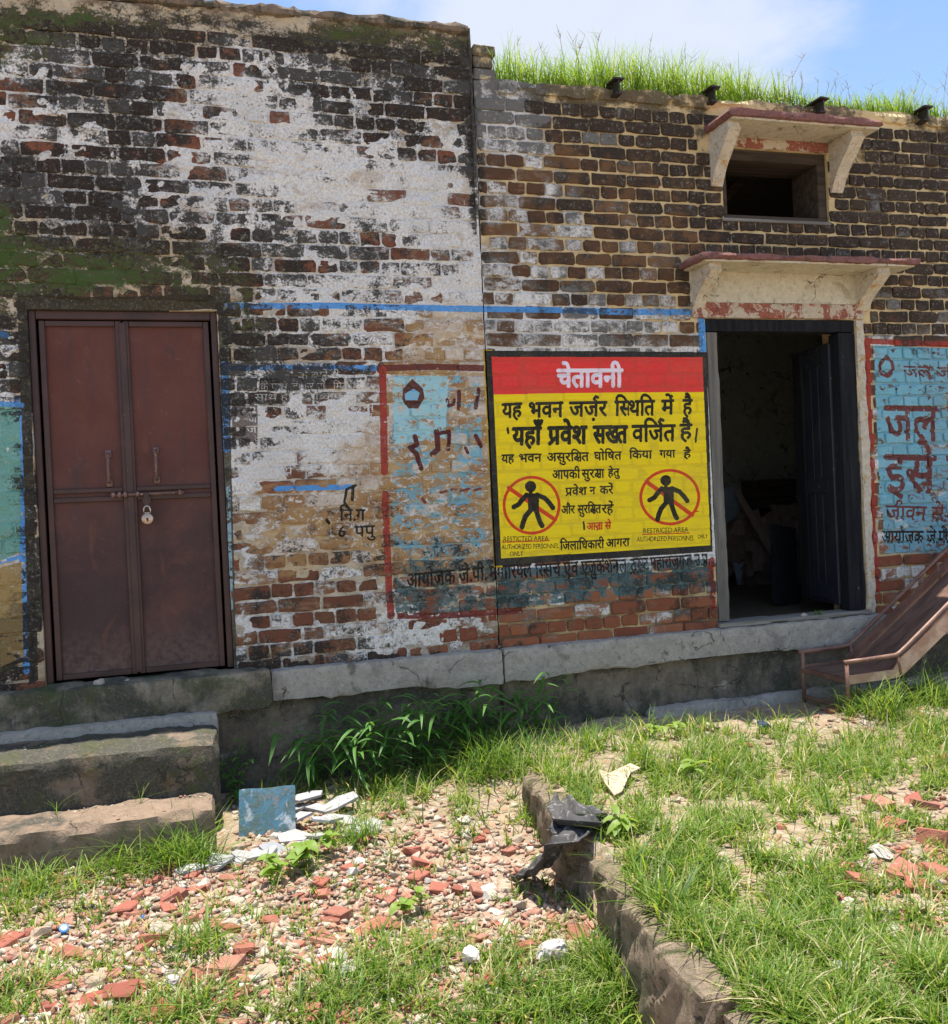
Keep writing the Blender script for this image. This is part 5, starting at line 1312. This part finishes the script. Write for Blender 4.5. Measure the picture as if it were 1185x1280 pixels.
# separate tall tufts one can point to
def tuft(label, px, py, n, h, spread, group='tall grass tufts', wd_=(.004, .009), pos=None, mat=None):
    x, y, z = pos if pos else ground_hit(px, py); B = np.zeros((n, 3)); B[:, :2] = RNG.normal(0, spread, (n, 2))
    if not pos: B[:, 2] = ground_z(B[:, 0]+x, B[:, 1]+y)-z
    V, F, S_ = blades(B, h*RNG.uniform(.4, 1.15, n), RNG.uniform(*wd_, n), np.abs(RNG.normal(.3, .25, n)), RNG.uniform(0, 6.283, n), np.abs(RNG.normal(.7, .45, n)), RNG.random(n)*.7, 5)
    o = fast('grass_tuft', V, F, mat or M_GRASS, None, S_); o.location = (x, y, z); return tag(o, label, 'grass tuft', group)
tuft('tall arching grass tuft at the right end of the lower step', 222, 1080, 240, .27, .07)
tuft('drooping grass tuft growing against the lower step', 165, 1092, 120, .2, .07)
tuft('low grass tuft at the left picture edge below the steps', 40, 1118, 170, .17, .09)
tuft('bushy grass tuft to the right of the slide leg', 1105, 893, 260, .30, .09)
tuft('tall grass tuft under the slide chute at the right edge', 1165, 880, 260, .32, .10)
tuft('fine grass tuft against the ledge above the kerb', 705, 905, 420, .36, .11)
tuft('grass tuft between the weeds and the grassy slope', 610, 968, 320, .28, .12)
tuft('small grass tuft beside the broken white tiles', 445, 1052, 120, .16, .05)
tuft('grass tuft growing in the middle of the left rubble', 248, 1190, 120, .15, .05)
tuft('grass tuft between the brick chunks at the bottom left', 245, 1262, 110, .13, .05)
tuft('grass tuft leaning over the middle kerb blocks', 775, 1205, 110, .24, .06)
tuft('wide bladed grass tuft at the foot of the nearest kerb block', 820, 1262, 80, .22, .05, wd_=(.008, .014))
tuft('grass clump at the bottom edge left of centre', 420, 1255, 200, .15, .08)
tuft('grass clump at the bottom edge by the kerb foot', 690, 1262, 200, .15, .09)
# dry wiry tufts on the steps
for px, py, lb in ((70, 1020, 'thin wiry grass seedling on the left of the lower step'), (175, 1015, 'thin wiry grass sprig in the middle of the lower step')):
    o = tuft(lb, 0, 0, 7, .18, .012, 'wiry grass on the steps', (.002, .003), (G(px, py, .168)[0], 4.72, .165))
tuft('tiny green weed sprouting on the timber door sill', 0, 0, 26, .05, .015, 'sprouts', (.003, .006), (W(1020, 772)[0], DW-.035, .660))

# ------------------------------------------------------------------ leafy weeds: stem and single leaves as parts
def leaf_mesh(name, L, wd_, droop, mat, heart=False):
    n = 6; V = []; F = []
    for i in range(n+1):
        u = i/n; ww = wd_*.5*(math.sin(math.pi*min(1, u*.9+.1))**.8 if not heart else math.sin(math.pi*min(u*.85+.15, 1))**.6); ww = max(ww, .0004)
        x = L*u; z = -droop*L*u*u+.08*L*math.sin(u*3.14)
        V += [(x, -ww, z+ww*.35), (x, 0, z), (x, ww, z+ww*.35)]
    for i in range(n): a = i*3; F += [(a, a+3, a+4, a+1), (a+1, a+4, a+5, a+2)]
    me = bpy.data.meshes.new(name); me.from_pydata(V, [], F); me.materials.append(mat); me.polygons.foreach_set('use_smooth', [True]*len(F))
    at = me.attributes.new('shade', 'FLOAT', 'POINT'); at.data.foreach_set('value', [random.random()]*len(V)); return me
LANCE = [leaf_mesh('leaf', l, w_, d, M_WEED) for l, w_, d in ((.15, .020, .3), (.13, .022, .5), (.17, .021, .7), (.10, .018, .2), (.14, .024, .9))]
HEART = [leaf_mesh('leaf', l, w_, d, M_LIME, True) for l, w_, d in ((.05, .045, .2), (.065, .05, .4), (.04, .035, .1))]
OVAL = [leaf_mesh('leaf', l, w_, d, M_WEED, True) for l, w_, d in ((.035, .022, .3), (.045, .028, .5))]
BROAD = [leaf_mesh('leaf', l, w_, d, M_LIME, True) for l, w_, d in ((.085, .035, .25), (.075, .03, .4))]
def weed(name, label, group, pos, stems, h, leaves, spread, nl, tilt=(.1, .6), first=.25):
    r = random
    t_ = thing(name, label, 'weed', pos, group)
    for s_ in range(stems):
        a = r.uniform(0, 6.28); ln = r.uniform(.1, .7); hh = h*r.uniform(.7, 1.15); bx_, by_ = r.gauss(0, spread), r.gauss(0, spread*.6)
        pts = [(bx_+math.cos(a)*ln*hh*u*u, by_+math.sin(a)*ln*hh*u*u*.7, hh*u*(1-.2*ln*u)) for u in (0, .25, .5, .75, 1)]
        k = MB(); k.tube(pts, [.0028, .0025, .0021, .0017, .001], 5); so_ = k.build('stem', M_STEM2, t_, True)
        for i in range(nl):
            u = first+(1-first)*(i+1)/nl; x = np.interp(u, (0, .25, .5, .75, 1), [p[0] for p in pts]); y = np.interp(u, (0, .25, .5, .75, 1), [p[1] for p in pts]); z = np.interp(u, (0, .25, .5, .75, 1), [p[2] for p in pts])
            o = bpy.data.objects.new('leaf', r.choice(leaves)); COL.objects.link(o); o.parent = t_; o.location = (x, y, z)
            o.rotation_euler = (r.uniform(-.3, .3), -r.uniform(*tilt), i*2.4+r.uniform(-.5, .5)+a); q = r.uniform(.75, 1.2); o.scale = (q, q, q)
M_STEM2 = leaf_mat('green_stem', [(.08, .15, .03), (.08, .15, .03)], .1)
WG = 'lance-leaved weeds along the plinth'
for i, (px, py, st, hh) in enumerate([(398, 990, 6, .36), (430, 985, 6, .38), (462, 982, 7, .42), (492, 975, 8, .42), (520, 972, 8, .44), (545, 962, 7, .40), (575, 956, 7, .44), (605, 940, 7, .42), (640, 920, 6, .42)]):
    x, y, z = ground_hit(px, py)
    weed('leafy_weed', ['leftmost of the lance-leaved weeds with a dry seed head', 'second lance-leaved weed from the left along the plinth', 'lance-leaved weed above the right end of the broken tiles', 'dense lance-leaved weed in the darkest plinth shade',
         'tallest lance-leaved weed in the middle of the row', 'lance-leaved weed leaning toward the grassy slope', 'lance-leaved weed where the slope meets the plinth', 'lance-leaved weed under the ledge just left of the joint', 'last lance-leaved weed reaching up over the ledge'][i], WG, (x, min(y, 5.24), z), st, hh, LANCE, .07, 8)
x, y, z = ground_hit(285, 1035); weed('creeper', 'dark green small-leaved creeper in the corner beside the steps', None, (.125, 5.1, z), 5, .34, OVAL, .025, 11, (-.2, .5), .1)
for (px, py, st, lb) in ((375, 1088, 6, 'lime green heart-leaved weed in front of the broken tiles'), (350, 1100, 4, 'smaller lime green weed left of the heart-leaved one'), (415, 1068, 3, 'pale lime sprig between the tiles and the rubble'), (530, 1150, 3, 'lime green seedling in the bottom middle grass'), (870, 975, 2, 'bright five-leaved seedling on the raised grass')):
    x, y, z = ground_hit(px, py); weed('broadleaf_weed', lb, 'lime green broadleaf weeds', (x, y, z), st, .10, HEART if px < 800 else BROAD, .035, 5, (.0, .4), .5)
for (px, py, lb) in ((830, 925, 'pale broad-leaved weed at the back of the raised grass'), (1095, 870, 'broad-leaved weed under the slide run-out'), (780, 1150, 'broad-leaved weed behind the middle kerb blocks')):
    x, y, z = ground_hit(px, py); weed('broadleaf_weed', lb, 'lime green broadleaf weeds', (x, y, z), 3, .09, BROAD, .05, 5, (-.1, .4), .5)

# ------------------------------------------------------------------ litter and debris
m, t = newmat('flaking_painted_sheet'); P = t.node('ShaderNodeTexCoord').outputs['Object']
n1 = t.noise(P, 9, 5, .65, 2.2); n2 = t.noise(t.vmath('ADD', P, (4, 1, 2)), 6, 4, .6, 1.5); n3 = t.noise(P, 70, 4, .7)
c = t.mix(t.step(n1, .38, .6), (.05, .15, .22), (.06, .10, .095)); c = t.mix(t.step(n2, .54, .66, 0., .8), c, (.42, .46, .50)); c = t.mix(t.step(n2, .44, .36), c, (.20, .15, .11)); c = t.mix(t.step(n3, .52, .62, 0., .6), c, (.06, .08, .06))
M_SHEET = finish(m, t, c, .6, n1, .4, .01)
x, y, z = ground_hit(334, 1046)
sh = rough_slab('painted_sheet', -.135, .135, -.004, .004, 0, .235, M_SHEET, res=.02, amp=.0015, seed=81, rnd=.003); sh.location = (x, y, z-.005); sh.rotation_euler = (rad(-24), rad(-1), rad(-12)); tag(sh, 'square metal sheet with flaking blue and white paint propped by the steps corner', 'metal sheet')
TL = 'broken pale marble tile pieces'
tl = [(352, 1022, .10, 'grey tile shard at the back of the tile pile'), (385, 1012, .12, 'large grey tile shard lying highest in the pile'), (425, 1018, .13, 'long grey tile shard pointing to the weeds'), (400, 1025, .10, 'grey marble shard wedged in the middle of the pile'),
      (350, 1040, .11, 'white crumpled shard against the painted sheet'), (376, 1036, .10, 'cream rounded shard in the front of the pile'), (408, 1040, .12, 'narrow white shard leaning on the front of the pile'), (365, 1052, .12, 'yellowish flat shard at the front left of the pile'),
      (440, 1045, .10, 'white shard at the right end of the pile'), (460, 1040, .13, 'bright white chalky slab right of the pile'), (325, 1072, .12, 'pale flake below the painted sheet'), (270, 1083, .14, 'long whitish flake left of the tan brick end'), (300, 1078, .12, 'whitish flake between two longer flakes'), (345, 1066, .10, 'small chalky flake in front of the pile'), (368, 1016, .11, 'grey shard touching the right edge of the painted sheet'), (392, 1050, .09, 'small cream shard in front of the narrow white shard'), (435, 1030, .10, 'grey shard under the long grey shard'), (412, 1028, .09, 'white-grey shard in the middle of the tile pile'), (382, 1060, .08, 'ochre flake beside the lime green weed'), (238, 1092, .10, 'last whitish flake toward the step grass')]
for i, (px, py, s_, lb) in enumerate(tl):
    r = random.Random(500+i); k = r.randint(4, 6); s_ *= 1.35; pr = [(s_*.55*math.cos(6.283*(j+r.uniform(-.3, .3))/k)*r.uniform(.8, 1.15), s_*.38*math.sin(6.283*(j+r.uniform(-.3, .3))/k)*r.uniform(.8, 1.1)) for j in range(k)]
    q = MB(); q.extr(pr, -.006, .006, 'z'); o = q.build('tile_shard', M_TILE); x, y, z = ground_hit(px, py)
    o.location = (x, y, z+.02+(.04 if i in (1, 2, 3, 5, 6) else .0)); o.rotation_euler = (r.uniform(-.1, .45), r.uniform(-.3, .3), r.uniform(-.5, .5)); tag(o, lb, 'tile shard', TL)
# black torn cloth over the kerb
M_CLOTH = speck_mat('black_torn_rubberised_cloth', (.035, .035, .038), (.16, .15, .14), .58, 45, .8, var=(.075, .07, .068))
def cloth(path, widths, label, seed, fold=.012):
    path = [Vector(p) for p in path]; n = 44; mU = 20; V = []; F = []
    for i in range(n+1):
        u = i/n*(len(path)-1); k = min(int(u), len(path)-2); f = u-k; p = path[k].lerp(path[k+1], f); d = (path[k+1]-path[k]).normalized(); wv = widths[k]*(1-f)+widths[k+1]*f
        sd_ = d.cross(Vector((0, 0, 1))).normalized() if abs(d.z) < .95 else Vector((0, 1, 0)); sd_ = (sd_+Vector((0, 0, .1))).normalized(); nn = sd_.cross(d).normalized()
        if nn.z < 0: nn = -nn
        for j in range(mU+1):
            v_ = j/mU*2-1; ww = wv*(1+.25*(vnoise(np.array(i*.35), np.array(seed+.5+(v_ > 0)), seed)-.5))*.5
            off = fold*(math.sin(v_*6+i*.17+seed)+.5*math.sin(v_*11-i*.16))*(1 if 0 < j < mU else .4)+.012*float(vnoise(np.array(i*.35), np.array(j*.35), seed))
            V.append(p+sd_*v_*float(ww)+nn*(off+.012))
    for i in range(n):
        for j in range(mU): a = i*(mU+1)+j; F.append((a, a+1, a+mU+2, a+mU+1))
    o = raw('torn_cloth', V, F, M_CLOTH, None, True); md = o.modifiers.new('thickness', 'SOLIDIFY'); md.thickness = .004; return tag(o, label, 'cloth', 'black torn cloth on the kerb')
def K(px, py, z): x, y = G(px, py, z); return (x, y, z)
cloth([K(705, 1002, .175), K(712, 1015, .19), K(728, 1030, .18), K(745, 1030, .165), K(765, 1028, .155)], [.08, .20, .24, .18, .08], 'upper piece of black torn cloth spread on the kerb top', 3, .016)
cloth([K(722, 1034, .165), K(702, 1052, .14), K(690, 1072, .06), K(672, 1092, -.03), K(650, 1100, -.09)], [.18, .16, .14, .15, .08], 'lower piece of black torn cloth hanging down the kerb face', 7, .012)
# cardboard
M_CARD = speck_mat('sun-bleached_card', (.50, .40, .30), (.34, .24, .16), .60, 22, .9, var=(.40, .31, .22))
x, y, z = ground_hit(768, 1000); q = MB(); q.extr([(0, 0), (.05, .03), (.17, .20), (.24, .24), (.21, .29), (.06, .20), (.02, .24), (.0, .12)], -.003, .003, 'z'); o = q.build('cardboard_scrap', M_CARD); o.location = (x, y, z+.02); o.rotation_euler = (rad(14), rad(6), rad(0)); tag(o, 'torn beige cardboard scrap lying behind the black cloth', 'cardboard')
# crumpled paper
M_PAPER = speck_mat('dirty_white_paper', (.62, .56, .50), (.40, .30, .22), .66, 30, .85)
def crumple(name, px, py, s_, label, cat, group, mat, seed):
    bm = bmesh.new(); bmesh.ops.create_icosphere(bm, subdivisions=3, radius=1); r = random.Random(seed)
    dr = [(Vector((r.gauss(0, 1), r.gauss(0, 1), r.gauss(0, 1))).normalized(), r.uniform(.55, .85)) for _ in range(26)]
    for v_ in bm.verts:
        d = v_.co.normalized(); k = 1.
        for a, c_ in dr: k = min(k, c_/max(d.dot(a), .01)) if d.dot(a) > .6 else k
        v_.co = d*k*(1+.10*math.sin(9*d.x+seed)*math.sin(11*d.y))
    me = bpy.data.meshes.new(name); bm.to_mesh(me); bm.free(); me.materials.append(mat); o = bpy.data.objects.new(name, me); COL.objects.link(o)
    x, y, z = ground_hit(px, py); o.location = (x, y, z+s_*.35); o.scale = (s_*.62, s_*.5, s_*.42); o.rotation_euler = (r.uniform(-.4, .4), r.uniform(-.4, .4), r.uniform(0, 6)); return tag(o, label, cat, group)
crumple('crumpled_paper', 1058, 1222, .075, 'crumpled dirty white paper in the grass near the lower right', 'paper', 'crumpled papers', M_PAPER, 3)
crumple('crumpled_paper', 1115, 1172, .055, 'smaller crumpled paper at the edge of the right bare patch', 'paper', 'crumpled papers', M_PAPER, 4)
M_CHALK = speck_mat('pinkish_white_plaster', (.68, .60, .60), (.50, .38, .34), .64, 40, .9)
crumple('plaster_lump', 690, 1202, .12, 'large pinkish white plaster lump left of the kerb foot', 'plaster', 'white plaster lumps', M_CHALK, 5)
crumple('plaster_lump', 590, 1206, .09, 'white plaster lump half covered by the middle grass', 'plaster', 'white plaster lumps', M_CHALK, 6)
crumple('plaster_lump', 215, 1222+12, .06, 'small white plaster lump in the lower left rubble', 'plaster', 'white plaster lumps', M_CHALK, 8)
M_BLUEP = speck_mat('blue_plastic', (.02, .16, .50), (.3, .4, .5), .72, 80, .35)
x, y, z = ground_hit(80, 1168); k = MB(); k.tube([(0, 0, 0), (0, 0, .012)], [.018, .017], 18); k.tube([(0, 0, .012), (0, 0, .0135)], [.0165, .012], 18); o = k.build('bottle_cap', M_BLUEP, None, False); o.location = (x, y, z+.018); o.rotation_euler = (rad(35), rad(10), 0); tag(o, 'bright blue plastic bottle cap in the left rubble', 'bottle cap')
crumple('plastic_scrap', 180, 1150, .03, 'small crushed blue plastic scrap above the rounded tan stone', 'plastic scrap', None, M_BLUEP, 11)
M_NAVY = speck_mat('navy_rag', (.03, .05, .09), (.08, .1, .14), .6, 60, .9)
crumple('rag', 955, 914, .09, 'dark navy rag in the grass by the sandy strip', 'rag', None, M_NAVY, 12)
put_bit(0, 0, .075, 'tan', 'white', 'pinkish plaster chip lying on the threshold before the steel door', at=(W(125, 846)[0], 5.33, .648))
put_bit(0, 0, .03, 'tan', 'white', 'small grey crumb on the threshold near the door centre', at=(W(160, 846)[0], 5.34, .648))
put_bit(0, 0, .05, 'tan', 'white', 'pale crumb lying on the timber door sill', at=(W(1002, 772)[0], DW-.03, .663))
for i, (px, py) in enumerate(((925, 893), (950, 888), (880, 890))):
    q = MB(); q.extr([(-.07, 0), (-.02, -.03), (.08, -.01), (.06, .03), (-.04, .035)], -.004, .004, 'z'); o = q.build('tile_shard', M_TILE); x, y, z = ground_hit(px, py); o.location = (x, min(y, 5.15), z+.02); o.rotation_euler = (.2, .1, i*.8)
    tag(o, ['flat grey shard on the sandy strip below the doorway', 'darker flat shard nearest the slide on the sandy strip', 'white shard at the left of the sandy strip'][i], 'tile shard', 'shards on the sandy strip')
